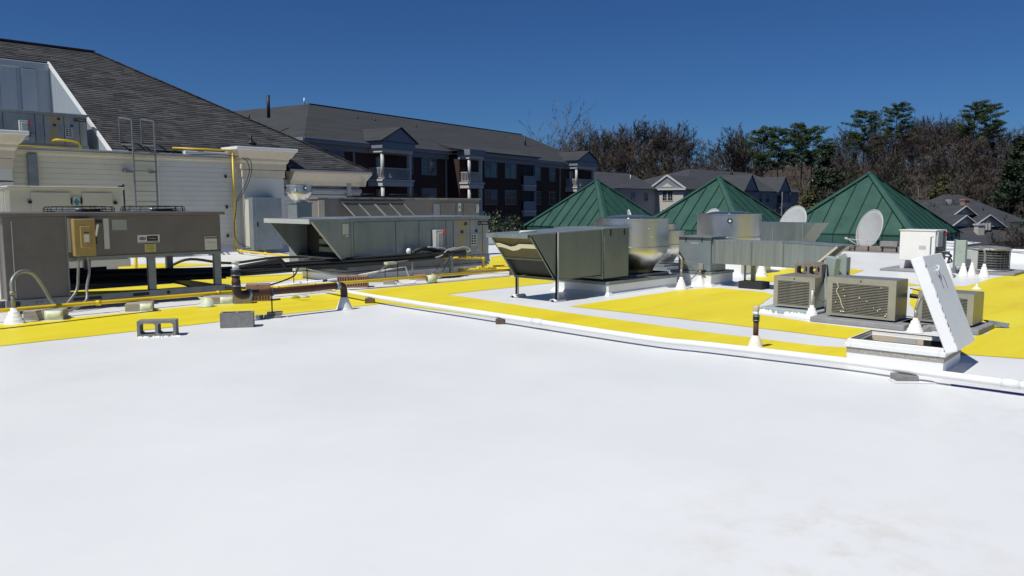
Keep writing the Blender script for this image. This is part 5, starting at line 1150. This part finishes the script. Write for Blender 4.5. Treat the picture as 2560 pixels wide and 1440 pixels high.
m.add([(-8.1, 1.1, ez), (47.3, 1.1, ez), (40.0, 9.3, rz_), (.5, 9.3, rz_), (47.3, 17.6, ez), (8.8, 17.6, ez), (-8.1, 46, ez), (8.8, 46, ez), (.5, 46, rz_)],
      [(0, 1, 2, 3), (1, 4, 2), (4, 5, 3, 2), (0, 3, 8, 6), (3, 5, 7, 8)])
ar = m.build('roof', 'apt_roof', ap)
m = MB(); m.add([(12.0, -.4, 7.12), (28.4, -.4, 7.12), (28.4, 3.2, 8.15), (12.0, 3.2, 8.15), (12.0, 1.0, 7.1), (28.4, 1.0, 7.1)], [(0, 1, 2, 3), (0, 3, 4), (1, 5, 2)]); m.build('bay_roof', 'apt_roof', ar)
MB().box(9.9, 28.5, -.45, -.3, 7.1, 7.22).build('black_drip_edge', 'black', ar)
MB().bar((.5, 9.3, rz_+.03), (40, 9.3, rz_+.03), .25, .06, (0, 0, 1)).build('ridge_cap', 'apt_roof', ar)
for (s, w_, z, h_, r_) in ((-7.4, 6.0, 9.4, 1.5, .14), (34.5, 5.4, 9.1, 1.3, .13)):
    m = MB(); m.tube([(s, w_, z-.4), (s, w_, z+h_)], r_, 10); m.build('flue', 'black', ar)
for (s, w_, z) in ((4.8, 7.1, 10.0), (7.4, 7.1, 10.0), (13.8, 6.9, 9.9), (32.7, 7.3, 10.1), (-10.0+2.2, 8.0, 9.0)):
    MB().tube([(s, w_, z-.1), (s, w_, z+.35)], .08, 8).build('roof_vent', 'black', ar)
MB().tube([(-.1, 9.3, 11.1), (-.1, 9.3, 11.7)], .07, 8).build('antenna_stub', 'lettering', ar)
wrnd = random.Random(12); M['blind'] = mat('window_blind', (.16, .17, .19), .7, var=.1)
def win(par, s0, s1, z0, z1, w_, n=2, muntin=True, fm='fascia'):
    f = MB(); e = .07
    f.box(s0, s1, w_-.06, w_, z0, z0+e); f.box(s0, s1, w_-.06, w_, z1-e, z1)
    for i in range(n+1):
        a = s0+(s1-s0-e)*i/n; f.box(a, a+e*(1.0), w_-.06, w_, z0+e, z1-e)
    for i in range(n):
        a = s0+(s1-s0-e)*i/n+e; b = s0+(s1-s0-e)*(i+1)/n
        if muntin: f.box(a, b, w_-.045, w_, (z0+z1)/2-.03, (z0+z1)/2+.03)
    fr = f.build('window', fm, par)
    for i in range(n):
        a = s0+(s1-s0-e)*i/n+e; b = s0+(s1-s0-e)*(i+1)/n
        MB().box(a, b, w_-.025, w_-.001, z0+e, z1-e).build('pane', 'glass', fr)
    for i in range(n):
        a = s0+(s1-s0-e)*i/n+e; b = s0+(s1-s0-e)*(i+1)/n
        if wrnd.random() < .55: MB().box(a, b, w_-.03, w_-.026, z0+e+(z1-z0)*wrnd.choice((.3, .45, .5, .62)), z1-e).build('blind', 'blind', fr)
    return fr
ZW = [(4.55, 6.22), (1.55, 3.22), (-1.45, .22)]
for (a, b, w_, n) in ((-5.0, -3.0, 1.6, 2), (7.9, 10.35, 1.6, 2), (17.15, 19.65, .2, 2), (21.3, 23.75, .2, 2), (30.7, 31.9, 1.6, 1), (34.1, 35.7, 1.6, 1), (5.6, 6.6, 1.6, 1)):
    for z0, z1 in ZW: win(ap, a, b, z0, z1, w_, n)
for s in (-1.9, 11.9, 36.8): box('downpipe', 'soffit', ap, s, s+.12, 1.45, 1.59, -5, 6.3)
def balcony(s0, s1, w0, w1, gable, zs=(3.9, .9, -2.1)):
    # w0 front, w1 wall
    for i, z in enumerate(zs):
        bl = box('balcony', 'apttrim', ap, s0-.25, s1+.2, w0-.2, w1, z-.18, z, .0)
        box('beam', 'apttrim', bl, s0-.15, s1+.1, w0-.12, w1, z-.62, z-.2); 
        m = MB(); 
        m.box(s0, s1, w0-.03, w0+.03, z+.98, z+1.05); m.box(s0, s1, w0-.03, w0+.03, z+.08, z+.14)
        m.box(s0-.03, s0+.03, w0, w1, z+.98, z+1.05); m.box(s0-.03, s0+.03, w0, w1, z+.08, z+.14)
        k = int((s1-s0)/.16)
        for j in range(k): a = s0+(j+.5)*(s1-s0)/k; m.box(a-.022, a+.022, w0-.02, w0+.02, z+.14, z+.98)
        k = int((w1-w0)/.16)
        for j in range(k): a = w0+(j+.5)*(w1-w0)/k; m.box(s0-.02, s0+.02, a-.022, a+.022, z+.14, z+.98)
        m.build('railing', 'apttrim', bl)
        MB().tube([(s0+.1, w0+.08, z), (s0+.1, w0+.08, z+2.4)], .17, 12).build('column', 'apttrim', bl)
        MB().box(s1-.28, s1, w0, w0+.28, z, z+2.4).build('column', 'apttrim', bl)
        MB().box(s0+.9, s0+2.4 if s1-s0 > 3 else s1-.5, w1-.03, w1-.005, z, z+2.1).build('glass_door', 'glass', bl)
        MB().box(s0+1.2, s0+1.35, w1-.05, w1-.03, z, z+2.1).build('door_frame', 'apttrim', bl)
    z = zs[0]+2.4
    box('entablature', 'apttrim', ap, s0-.15, s1+.1, w0-.12, w1+.3, z, z+.35); box('entablature', 'fascia', ap, s0-.3, s1+.25, w0-.3, w1+.2, z+.36, z+.95)
    if gable:
        sm = (s0+s1)/2+.2; zt = z+1.0
        m = MB(); m.prism([(s0-.4, w0-.3, zt), (s1+.5, w0-.3, zt), (sm, w0-.3, zt+1.25)], (0, .12, 0)); gb = m.build('gable', 'fascia', ap)
        m = MB(); m.add([(s0-.5, w0-.42, zt-.05), (s1+.6, w0-.42, zt-.05), (sm, w0-.42, zt+1.32), (sm, w0+6, zt+1.32), (s0-.5, w0+4, zt-.05), (s1+.6, w0+4, zt-.05)], [(0, 2, 3, 4), (2, 1, 5, 3)]); o = m.build('gable_roof', 'apt_roof', gb); o.modifiers.new('s', 'SOLIDIFY').thickness = -.1
balcony(.24, 4.4, 0, 1.6, True); balcony(12.7, 15.1, -.9, .2, False); balcony(38.7, 44.0, 0, 1.6, True)
for z in (3.9, .9, -2.1):
    bl = box('balcony', 'apttrim', ap, 25.0, 27.9, -.15, .2, z-.18, z); box('recess_shade', 'dark', bl, 25.1, 27.7, .17, .19, z, z+2.4); box('railing', 'fascia', bl, 25.0, 27.9, -.1, -.05, z+.05, z+1.05); box('beam', 'soffit', bl, 25.0, 27.9, -.12, .15, z-.7, z-.2)  # flat dark sheet on the wall: the balcony recess's shade as colour
    box('column', 'fascia', bl, 27.6, 27.9, -.12, .15, z, z+2.4)

# ------------------------------------------------------------------ houses behind (frame rotated 12 deg)
# beige brick house with lit gable end
HX, HY = 0, 0
def hframe(px, D): lat = (px-1280)/1975*D; return wp(D, lat)
hx, hy = hframe(1705, 135)
h2 = lthing('brick_house', 'pale brick house with white trimmed gable and slate roofs behind the green pyramids', 'building', hx, hy, 3); h2.location.z += .45
box('wall', 'brickwhite', h2, -.0, .3, 0, 5.8, -5, 3.3); box('wall', 'fascia', h2, .02, .3, -.0, 5.8, 3.3, 3.8); box('wall', 'fascia', h2, .3, 51.5, 0, 14, -6, 3.8)
m = MB(); m.prism([(-.35, -.6, 3.8), (-.35, 6.4, 3.8), (-.35, 2.9, 6.0)], (.3, 0, 0)); gb = m.build('gable', 'fascia', h2)
for q in (((-.45, -.75, 3.75), (-.45, 2.9, 6.1)), ((-.45, 6.55, 3.75), (-.45, 2.9, 6.1)), ((-.45, -.75, 3.72), (-.45, 6.55, 3.72))): MB().bar(q[0], q[1], .28, .2, (1, 0, 0)).build('gable_trim', 'apttrim', gb)
m = MB(); m.prism([(-.4, 1.8, 4.1), (-.4, 4.0, 4.1), (-.4, 2.9, 4.75)], (.04, 0, 0)); m.build('gable_vent', 'cornice', gb)
m = MB(); m.add([(-.5, -.8, 3.7), (-.5, 2.9, 6.15), (-.5, 6.6, 3.7), (10, -.8, 3.7), (10, 2.9, 6.15), (10, 6.6, 3.7)], [(0, 3, 4, 1), (1, 4, 5, 2)]); m.build('gable_roof', 'house_roof', gb)
m = MB()   # long wing left: shaded wall and roof
box('wall', 'soffit', h2, -16, -.0, 5.2, 14, -5, 3.7)
m.add([(-17, 4.7, 3.75), (.5, 4.7, 3.75), (.5, 11, 6.6), (-17, 11, 6.6), (-17, 17, 3.8), (.5, 17, 3.8)], [(0, 1, 2, 3), (3, 2, 5, 4)]); m.build('roof', 'house_roof', h2)
m = MB(); m.add([(-.2, -.6, 3.75), (52.5, -.6, 3.75), (44, 8.0, 7.9), (17, 8.0, 7.9), (52.5, 17, 3.75), (-.2, 17, 3.75)], [(0, 1, 2, 3), (1, 4, 2), (4, 5, 3, 2), (5, 0, 3)]); m.build('roof', 'house_roof', h2)
for s in (25.0, 41.4):
    m = MB(); m.prism([(s-3.1, -.9, 3.8), (s+3.1, -.9, 3.8), (s, -.9, 6.6)], (0, .2, 0)); gb = m.build('gable', 'fascia', h2)
    m = MB(); m.add([(s-3.4, -1.1, 3.6), (s, -1.1, 6.85), (s+3.4, -1.1, 3.6), (s-3.4, 4, 3.6), (s, 6.5, 6.85), (s+3.4, 4, 3.6)], [(0, 3, 4, 1), (1, 4, 5, 2)]); m.build('gable_roof', 'house_roof', gb)
m = MB(); m.box(-.0, 0, 0, 0, 0, 0)
def win_side(par, w0, w1, z0, z1, s, n=2):
    f = MB(); e = .09
    f.box(s-.08, s, w0, w1, z0, z0+e); f.box(s-.08, s, w0, w1, z1-e, z1)
    for i in range(n+1): a = w0+(w1-w0-e)*i/n; f.box(s-.08, s, a, a+e*(1 if i in (0, n) else 2.2), z0+e, z1-e)
    for i in range(n):
        a = w0+(w1-w0-e)*i/n+e; b = w0+(w1-w0-e)*(i+1)/n
        for k in (1, 2): f.box(s-.05, s, a, b, z0+(z1-z0)*k/3-.015, z0+(z1-z0)*k/3+.015)
        f.box(s-.05, s, (a+b)/2-.015, (a+b)/2+.015, z0+e, z1-e)
    fr = f.build('window', 'apttrim', par)
    for i in range(n): a = w0+(w1-w0-e)*i/n+e; b = w0+(w1-w0-e)*(i+1)/n; MB().box(s-.03, s-.001, a, b, z0+e, z1-e).build('pane', 'glass', fr)
win_side(h2, 1.9, 4.0, 1.7, 3.55, -.002)
win_side(h2, 1.9, 4.0, -1.5, .3, -.002)
for s in (4, 8.5, 14, 19, 31, 34.5, 46): win(h2, s, s+1.3, 1.5, 3.1, -.01, 1)
bl = box('balcony', 'fascia', h2, 39.3, 43.6, -1.4, 0, .35, .5); 
m = MB(); m.box(39.3, 43.6, -1.42, -1.36, 1.35, 1.42)
for k in range(26): m.box(39.35+k*.165, 39.39+k*.165, -1.41, -1.37, .5, 1.35)
m.build('railing', 'apttrim', bl); box('glass_door', 'glass', bl, 40.0, 43.0, -.03, -.005, .5, 3.0)
for s in (39.3, 43.4): box('column', 'fascia', bl, s, s+.2, -1.4, -1.2, -5, 3.7)
for s in (31.6, 32.4): MB().tube([(s, 6.5, 6.8), (s, 6.5, 8.2)], .12, 8).build('flue', 'black', h2)
for s in (-13, -8, -4): win(h2, s, s+1.1, 1.6, 3.1, 5.19, 1)
MB().tube([(-3.2, 8.5, 5.2), (-3.2, 8.5, 6.2)], .06, 6).build('vent', 'lettering', h2)

# right houses
hx, hy = hframe(2445, 128)
h3 = lthing('house', 'slate hip roofed house with a red brick chimney at the far right', 'building', hx, hy, -30)
box('wall', 'cornice', h3, -8.5, 8.5, 0, 12, -5, -1.0)
m = MB(); m.add([(-9.3, -.8, -1.2), (9.3, -.8, -1.2), (2, 6, 3.2), (-1.5, 6, 3.2), (9.3, 12.8, -1.2), (-9.3, 12.8, -1.2)], [(0, 1, 2, 3), (1, 4, 2), (4, 5, 3, 2), (5, 0, 3)]); m.build('roof', 'house_roof', h3)
ch = box('chimney', 'clay', h3, -4.9, -3.9, -1.6, -.8, -5, 2.2); box('chimney_cap', 'clay', ch, -5.0, -3.8, -1.7, -.7, 2.2, 2.45)
box('roof_vent', 'lightgrey', h3, -2.9, -2.3, 3.5, 4.1, 1.6, 2.4); MB().tube([(2.2, 1.5, .2), (2.2, 1.5, 1.3)], .12, 8).build('flue', 'black', h3)
hx, hy = hframe(2440, 98)
h4 = lthing('house', 'low slate roofed house with white trimmed gables and white chimney at the far right', 'building', hx, hy, -35); h4.location.z += 1.8
box('wall', 'cornice', h4, -7, 8, .5, 11, -7, -4.2)
m = MB(); m.add([(-12, -1, -5.0), (8.8, -1, -4.6), (6, 5.5, -1.0), (-8, 5.5, -1.0), (9.3, 11.8, -3.6), (-12, 11.8, -3.6)], [(0, 1, 2, 3), (1, 4, 2), (4, 5, 3, 2), (5, 0, 3)]); m.build('roof', 'house_roof', h4)
def gabled(par, s, w_, z, wd, h_, dep, trim=True):
    m = MB(); m.prism([(s-wd, w_, z), (s+wd, w_, z), (s, w_, z+h_)], (0, .15, 0)); g_ = m.build('gable', 'soffit', par)
    m = MB(); m.add([(s-wd*1.12, w_-.3, z-.12*h_), (s, w_-.3, z+h_+.08), (s+wd*1.12, w_-.3, z-.12*h_), (s-wd*1.12, w_+dep, z-.12*h_), (s, w_+dep, z+h_+.08), (s+wd*1.12, w_+dep, z-.12*h_)], [(0, 3, 4, 1), (1, 4, 5, 2)]); m.build('gable_roof', 'house_roof', g_)
    for sg in (-1, 1): MB().bar((s+sg*wd*1.12, w_-.34, z-.12*h_), (s, w_-.34, z+h_), .14, .1).build('gable_trim', 'apttrim', g_)
    m = MB(); m.prism([(s-wd*.3, w_-.03, z+h_*.25), (s+wd*.3, w_-.03, z+h_*.25), (s, w_-.03, z+h_*.62)], (0, .02, 0)); m.build('gable_vent', 'cornice', g_)
gabled(h4, 0.6, 3.0, -1.55, 1.7, 1.15, 4); gabled(h4, -1.6, .3, -2.9, 2.0, 1.35, 5); gabled(h4, 2.6, 1.2, -3.0, 2.4, 1.5, 5)
for k in range(3): box('porch_post', 'apttrim', h4, 1.6+k*.45, 1.78+k*.45, .8, 1.0, -3.4, -2.5)
cbx = box('chimney', 'brickwhite', h4, -.9, .0, -1.2, -.5, -7, -2.75); box('chimney_cap', 'apttrim', cbx, -1.0, .1, -1.3, -.4, -2.75, -2.55)
hx, hy = hframe(2285, 150)
h5 = lthing('house', 'plain grey roofed building between the largest green pyramid and the brick chimney', 'building', hx, hy, -40)
box('wall', 'brickdark', h5, -7, 7, 0, 9, -5, -.2)
m = MB(); m.add([(-8, -.6, -.4), (8, -.6, -.4), (8, 4.5, 2.4), (-8, 4.5, 2.4), (8, 9.6, -.4), (-8, 9.6, -.4)], [(0, 1, 2, 3), (3, 2, 4, 5)]); m.build('roof', 'apt_roof', h5)
hx, hy = hframe(2330, 95)
h6 = lthing('house', 'dark low roof just behind the right corner of the nearest pyramid', 'building', hx, hy, -40)
box('wall', 'soffit', h6, -6, 6, 0, 9, -5, -3.0)
m = MB(); m.add([(-7, -.8, -3.2), (8, -.8, -3.2), (8, 4.5, .0), (-7, 4.5, .0), (8, 9.6, -3.2), (-7, 9.6, -3.2)], [(0, 1, 2, 3), (3, 2, 4, 5)]); m.build('roof', 'house_roof', h6)
for k in (0, 1): MB().tube([(1.2+k*.7, 4.3, -.4), (1.2+k*.7, 4.3, .9)], .14, 8).build('flue', 'black', h6)
hx, hy = hframe(2050, 165)
h7 = lthing('house', 'small pale house glimpsed between the middle and nearest pyramids', 'building', hx, hy, -60)
box('wall', 'cornice', h7, -4, 4, 0, 7, -5, -.4); gabled(h7, 0, -.3, -.4, 4.3, 2.2, 7)

# cars on the ridge
def car(label, px, D, z, mm, rz):
    x, y = hframe(px, D); t = thing('parked_car', label, 'car', (x, y, terr(x, y)+z), rz, 'cars parked on the wooded hillside', org=(0, 0, 0))
    prof = [(-2.2, .35), (2.2, .35), (2.25, .8), (1.3, .95), (.6, 1.42), (-1.2, 1.45), (-2.0, .95), (-2.25, .85)]
    m = MB(); m.prism([(a, -.85, b) for a, b in prof], (0, 1.7, 0)); m.build('body', mm, t, .06)
    m = MB(); m.prism([(a, -.86, b) for a, b in [(1.15, .97), (.58, 1.34), (-1.12, 1.36), (-1.75, .97)]], (0, 1.72, 0)); m.build('side_window', 'glass', t)
    for a in (-1.4, 1.4):
        for b in (-.8, .8): MB().tube([(a, b-.1, .33), (a, b+.1, .33)], .33, 14).build('wheel', 'black', t)

# ------------------------------------------------------------------ trees
def tubel(V, F, a, b, ra, rb, n=4):
    s, u = frame3(b-a); k = len(V)
    for p, r_ in ((a, ra), (b, rb)):
        for j in range(n): t_ = 2*math.pi*j/n; V.append(p+s*(r_*math.cos(t_))+u*(r_*math.sin(t_)))
    for j in range(n): F.append((k+j, k+(j+1) % n, k+n+(j+1) % n, k+n+j))
def rdir(d, ang, rnd):
    s, u = frame3(d); a = rnd.uniform(0, 2*math.pi); return (d*math.cos(ang)+(s*math.cos(a)+u*math.sin(a))*math.sin(ang)).normalized()
def bare_tree(seed, H=18, spread=.5, dens=1.):
    rnd = random.Random(seed); V, F, TV, TF = [], [], [], []
    def twig(p, d, L):
        s, u = frame3(d); k = len(TV); e = p+d*L; wv = s*rnd.uniform(.026, .05); TV.extend([p-wv, p+wv, e]); TF.append((k, k+1, k+2))
    def grow(p, d, L, r_, lev):
        n = 3 if lev < 3 else 2; q = p; dd = d
        pts = [p]
        for i in range(n):
            dd = (dd+Vector((rnd.uniform(-1, 1), rnd.uniform(-1, 1), rnd.uniform(-.3, .8)))*.16).normalized(); q2 = q+dd*L/n
            tubel(V if lev < 4 else TV, F if lev < 4 else TF, q, q2, r_*(1-.5*i/n), r_*(1-.5*(i+1)/n), 5 if lev < 2 else 3); q = q2; pts.append(q)
        if lev == 4:
            for i in range(int(19*dens)): a = rnd.choice(pts[1:] if len(pts) > 1 else pts).lerp(pts[0], rnd.random()*.6); twig(a, rdir(dd, rnd.uniform(.2, .9), rnd), rnd.uniform(.5, 1.1))
            return
        nb = {1: rnd.randint(5, 6), 2: 5, 3: 4}[lev]
        for i in range(nb):
            f = (i+1)/nb; seg = min(n-1, int(f*n)); a = pts[seg].lerp(pts[min(seg+1, n)], f*n-seg if seg < n else 1)
            grow(a, rdir(dd, rnd.uniform(.35, .8), rnd), L*rnd.uniform(.45, .62), r_*.5, lev+1)
    base = Vector((0, 0, -1)); hb = H*rnd.uniform(.14, .3); q = base; d = Vector((0, 0, 1)); r0 = H*.014
    K = 7; pts = [base]
    for i in range(K):
        d = (d+Vector((rnd.uniform(-1, 1), rnd.uniform(-1, 1), 1))*.05).normalized(); q2 = q+d*(H*.78)/K; tubel(V, F, q, q2, r0*(1-.8*i/K), r0*(1-.8*(i+1)/K), 7); q = q2; pts.append(q)
    nl = 15
    for i in range(nl):
        f = hb/H+(0.78-hb/H)*(i+.5)/nl; k = min(K-1, int(f/.78*K)); a = pts[k].lerp(pts[k+1], f/.78*K-k)
        ang = rnd.uniform(.55, .95)*(1.15-f*.6); L = H*spread*(.62-.35*abs(f-.45))*rnd.uniform(.8, 1.15)
        grow(a, rdir(Vector((0, 0, 1)), ang, rnd), L, r0*.42*(1.1-f), 2)
    return (V, F), (TV, TF)
def leafy(rnd, c, rad, n, sz, V, F, flat=.6):
    for i in range(n):
        v = Vector((rnd.gauss(0, 1), rnd.gauss(0, 1), rnd.gauss(0, 1))).normalized()*rad*rnd.random()**.4; v.z *= flat; p = c+v
        a = Vector((rnd.gauss(0, 1), rnd.gauss(0, 1), rnd.gauss(0, .6))).normalized(); b = a.cross(Vector((rnd.gauss(0, 1), rnd.gauss(0, 1), rnd.gauss(0, 1)))).normalized()
        s = sz*rnd.uniform(.6, 1.4); k = len(V); V.extend([p-a*s, p+b*s*.6, p+a*s, p-b*s*.6]); F.append((k, k+1, k+2, k+3))
def pine(seed, H=22):
    rnd = random.Random(seed); V, F, TV, TF = [], [], [], []; q = Vector((0, 0, -1)); K = 8; pts = [q]
    for i in range(K):
        q2 = q+Vector((rnd.uniform(-.1, .1), rnd.uniform(-.1, .1), (H+1)*.97/K)); tubel(V, F, q, q2, .24*(1-.85*i/K), .24*(1-.85*(i+1)/K), 7); q = q2; pts.append(q)
    for i in range(46):
        f = .50+.48*i/46+rnd.uniform(-.02, .02); z = f*H; L = H*.17*(1-((f-.66)/.42)**2)*rnd.uniform(.55, 1.25)+.6; a = rnd.uniform(0, 6.28)
        p = Vector((0, 0, z)); e = p+Vector((math.cos(a), math.sin(a), rnd.uniform(.1, .5)))*L; tubel(V, F, p, e, .07, .02, 3)
        for k in range(4): leafy(rnd, p.lerp(e, .45+.2*k), rnd.uniform(.45, 1.05), 90, .13, TV, TF, .6)
    leafy(rnd, Vector((0, 0, H*.97)), 1.1, 260, .13, TV, TF, .7)
    return (V, F), (TV, TF)
def evergreen(seed, H=12, wd=.26):
    rnd = random.Random(seed); V, F, TV, TF = [], [], [], []; tubel(V, F, Vector((0, 0, -1)), Vector((0, 0, H*.9)), .2, .04, 6)
    for i in range(75):
        f = rnd.random()**.8; z = H*(.06+.92*f); r_ = H*wd*(1-f)**.7*rnd.uniform(.55, 1.1); a = rnd.uniform(0, 6.28); leafy(rnd, Vector((r_*math.cos(a), r_*math.sin(a), z)), H*.075*rnd.uniform(.7, 1.3), 60, .22, TV, TF, .7)
    return (V, F), (TV, TF)
def bush(seed, H=3):
    rnd = random.Random(seed); V, F, TV, TF = [], [], [], []
    for i in range(9):
        a = rnd.uniform(0, 6.28); e = Vector((math.cos(a)*H*.4, math.sin(a)*H*.4, H*rnd.uniform(.6, 1))); tubel(V, F, Vector((0, 0, -.3)), e, .05, .015, 3)
        for k in range(3): leafy(rnd, e*(.5+.25*k), H*.2, 190, .05, TV, TF, .9)
    return (V, F), (TV, TF)
def mk(pair, bark, leaf):
    out = []
    for (V, F), mm, nm in zip(pair, (bark, leaf), ('trunk', 'crown')):
        me = bpy.data.meshes.new(nm); me.from_pydata(V, [], F); me.materials.append(M[mm]); me.polygons.foreach_set('use_smooth', [nm == 'trunk']*len(F)); out.append(me)
    return out
PROTO = {'bare': [mk(bare_tree(s, 18, .5), b, l) for s, b, l in ((1, 'bark', 'twig'), (2, 'bark', 'twigred'), (3, 'barkpale', 'twiggrey'), (4, 'bark', 'twig'), (5, 'barkpale', 'twigred'), (6, 'bark', 'twiggrey'))],
         'lone': [mk(bare_tree(23, 18, .66, .5), 'barkpale', 'twiggrey')],
         'pine': [mk(pine(s), 'bark', 'needle') for s in (1, 2, 3)], 'ever': [mk(evergreen(s), 'bark', 'cedar') for s in (1, 2)],
         'bud': [mk(evergreen(7, 12, .34), 'bark', 'olive')], 'bush': [mk(bush(3), 'bark', 'shrub')]}
PH = {'bare': 18, 'lone': 18, 'pine': 22, 'ever': 12, 'bud': 12, 'bush': 3}
rt_ = random.Random(77)
def tree(kind, px, topy, D, label, group=None, k=None, wide=1., name=None):
    x, y = hframe(px, D); z = terr(x, y); zt = 1.65+(510-topy)*D/1975; h_ = max(3, zt-z)*(.97 if kind != 'pine' else 1); pr = PROTO[kind]; pr = pr[k if k is not None else rt_.randrange(len(pr))]
    nm = name or {'bare': 'bare_tree', 'lone': 'bare_tree', 'pine': 'pine_tree', 'ever': 'evergreen_tree', 'bud': 'budding_tree', 'bush': 'shrub'}[kind]
    t = bpy.data.objects.new(nm, None); C.objects.link(t); t.location = (x, y, z); s = h_/PH[kind]; t.scale = (s*wide, s*wide, s); t.rotation_euler = (0, 0, rt_.uniform(0, 6.28))
    tag(t, label, 'shrub' if kind == 'bush' else 'tree', group)
    for me in pr: o = bpy.data.objects.new(me.name, me); C.objects.link(o); o.parent = t
    return t
SK = [(1250, 400), (1330, 390), (1430, 340), (1480, 322), (1540, 310), (1600, 304), (1660, 302), (1720, 338), (1760, 362), (1800, 352), (1840, 335), (1880, 362), (1940, 385), (2000, 385), (2050, 372), (2085, 330), (2120, 312), (2180, 308), (2250, 302), (2300, 292), (2350, 282), (2400, 300), (2450, 300), (2500, 310), (2560, 325), (2700, 330), (2900, 340)]
def sky_y(px):
    for (a, b), (c, d) in zip(SK[:-1], SK[1:]):
        if a <= px <= c: return b+(d-b)*(px-a)/(c-a)
    return 340
GB = 'bare trees of the wood behind the houses'
for (D, dy, step) in ((310, 4, 30), (285, 10, 34), (262, 22, 40), (240, 40, 46), (220, 62, 52), (200, 84, 60), (182, 108, 72), (166, 130, 84)):
    px = 1300 if D > 225 else 1470
    while px < 2820:
        q = px+rt_.uniform(-step*.35, step*.35); ty = sky_y(q)+dy+rt_.uniform(-4, 22)
        r_ = rt_.random(); 
        if dy > 10 and r_ < .16 and q > 1700: tree('ever', q, ty+30, D, 'dark evergreen tree scattered among the bare trees of the wood', 'evergreens in the wood')
        elif dy > 10 and r_ < .22: tree('bud', q, ty+40, D, 'olive budding tree scattered among the bare trees of the wood', 'budding trees in the wood')
        else: tree('bare', q, ty, D, 'bare deciduous tree standing among others in the wood behind the houses', GB, wide=1.25)
        px += step
# understory: brush and saplings nobody could count
rb = random.Random(9); V = []; F = []
for i in range(5200):
    D = rb.uniform(150, 330); q = rb.uniform(1330, 2900); x, y = hframe(q, D); z = terr(x, y); hh = rb.uniform(1.5, 6)
    if D < 200 and q < 1500: continue
    for j in range(13):
        p = Vector((x+rb.gauss(0, 1.1), y+rb.gauss(0, 1.1), z+hh*rb.random()**.8)); d = Vector((rb.gauss(0, .5), rb.gauss(0, .5), rb.uniform(.2, 1))).normalized(); L = rb.uniform(.5, 1.5); sd, u = frame3(d); k = len(V); wv = sd*rb.uniform(.04, .14); V += [p-wv, p+wv, p+d*L]; F.append((k, k+1, k+2))
m = MB(); m.add(V, F); tag(m.build('undergrowth', 'twig', None, at=(0, 0, 0)), 'brown leafless undergrowth filling the wood behind the houses', 'undergrowth', kind='stuff')
tree('lone', 1382, 308, 165, 'lone pale bare tree rising behind the right end of the apartment roof', wide=1.1)
tree('bare', 1300, 420, 150, 'low bare tree just behind the right hip of the apartment roof', k=2)
for (px, ty, D, k, lab) in ((1900, 322, 205, 0, 'left one of the two neighbouring pines right of the twin bare trees'), (1938, 325, 208, 1, 'right one of the two neighbouring pines, with a leaning top'),
                            (1995, 317, 205, 2, 'wide flat topped pine standing above the second pyramid'), (2022, 322, 212, 0, 'pine crown merging with the wide flat topped pine'),
                            (2148, 282, 225, 1, 'tall dark pine left of the highest bare wood'), (2226, 267, 255, 2, 'round topped pine standing alone on the ridge'),
                            (2418, 262, 250, 0, 'tallest pine on the ridge at right, left of a pair'), (2455, 266, 255, 1, 'second pine of the pair on the ridge at right')):
    tree('pine', px, ty, D, lab, 'pines on the ridge', k=k, wide=1.1)
for (px, ty, D, k, lab) in ((2062, 360, 195, 0, 'dark dense evergreen below the wide flat topped pine'), (2515, 400, 152, 1, 'large dark evergreen behind the far right house'), (2540, 340, 200, 0, 'dark evergreen at the right edge of the photo'), (2180, 478, 140, 1, 'dark evergreen just above the nearest pyramid'), (2125, 455, 160, 0, 'evergreen between the cars and the nearest pyramid')):
    tree('ever', px, ty, D, lab, wide=1.1, k=k)
tree('bud', 2015, 470, 118, 'olive green conifer between the brick house and the nearest pyramid', wide=1.1); tree('bud', 1990, 500, 112, 'smaller olive conifer at the foot of the brick house')
for (px, ty, D, k, lab) in ((2545, 560, 62, 1, 'low brown bare thicket at the right edge beyond the parapet'), (2500, 580, 60, 4, 'bare brown thicket in front of the low slate house'), (2600, 545, 60, 3, 'bare thicket beyond the right parapet outside the roof edge'), (2300, 520, 125, 1, 'reddish bare small tree before the brick chimney'), (2345, 505, 118, 4, 'bare small tree left of the brick chimney'), (1850, 325, 215, 2, 'pale slender bare tree left of the pines'), (1825, 338, 215, 1, 'reddish bare tree beside the pale slender one')):
    tree('bare', px, ty, D, lab, k=k, wide=1.3)
for (px, ty, D, lab) in ((1245, 545, 40, 'glossy leaved shrub beyond the parapet right of the long unit'), (1272, 552, 41, 'second glossy leaved shrub beside the farthest pyramid'), (1290, 560, 42, 'low glossy leaved shrub touching the farthest pyramid')):
    tree('bush', px, ty, D, lab, wide=.62)
for (lab, px, D, z, mm, rz) in (('white car between tree trunks above the brick house, leftmost of the cars', 1925, 240, 3.0, 'carwhite', 40), ('white pickup glimpsed on the hillside road above the nearest pyramid', 2035, 242, 4.0, 'carwhite', -40), ('white car right of the pickup on the hillside', 2068, 244, 4.2, 'carwhite', -45), ('silver car behind trees above the apex of the nearest pyramid', 2240, 250, 3.2, 'cargrey', -50), ('white car at the right of the wooded hillside', 2465, 255, 3.6, 'carwhite', -45)): car(lab, px, D, 0, mm, rz)
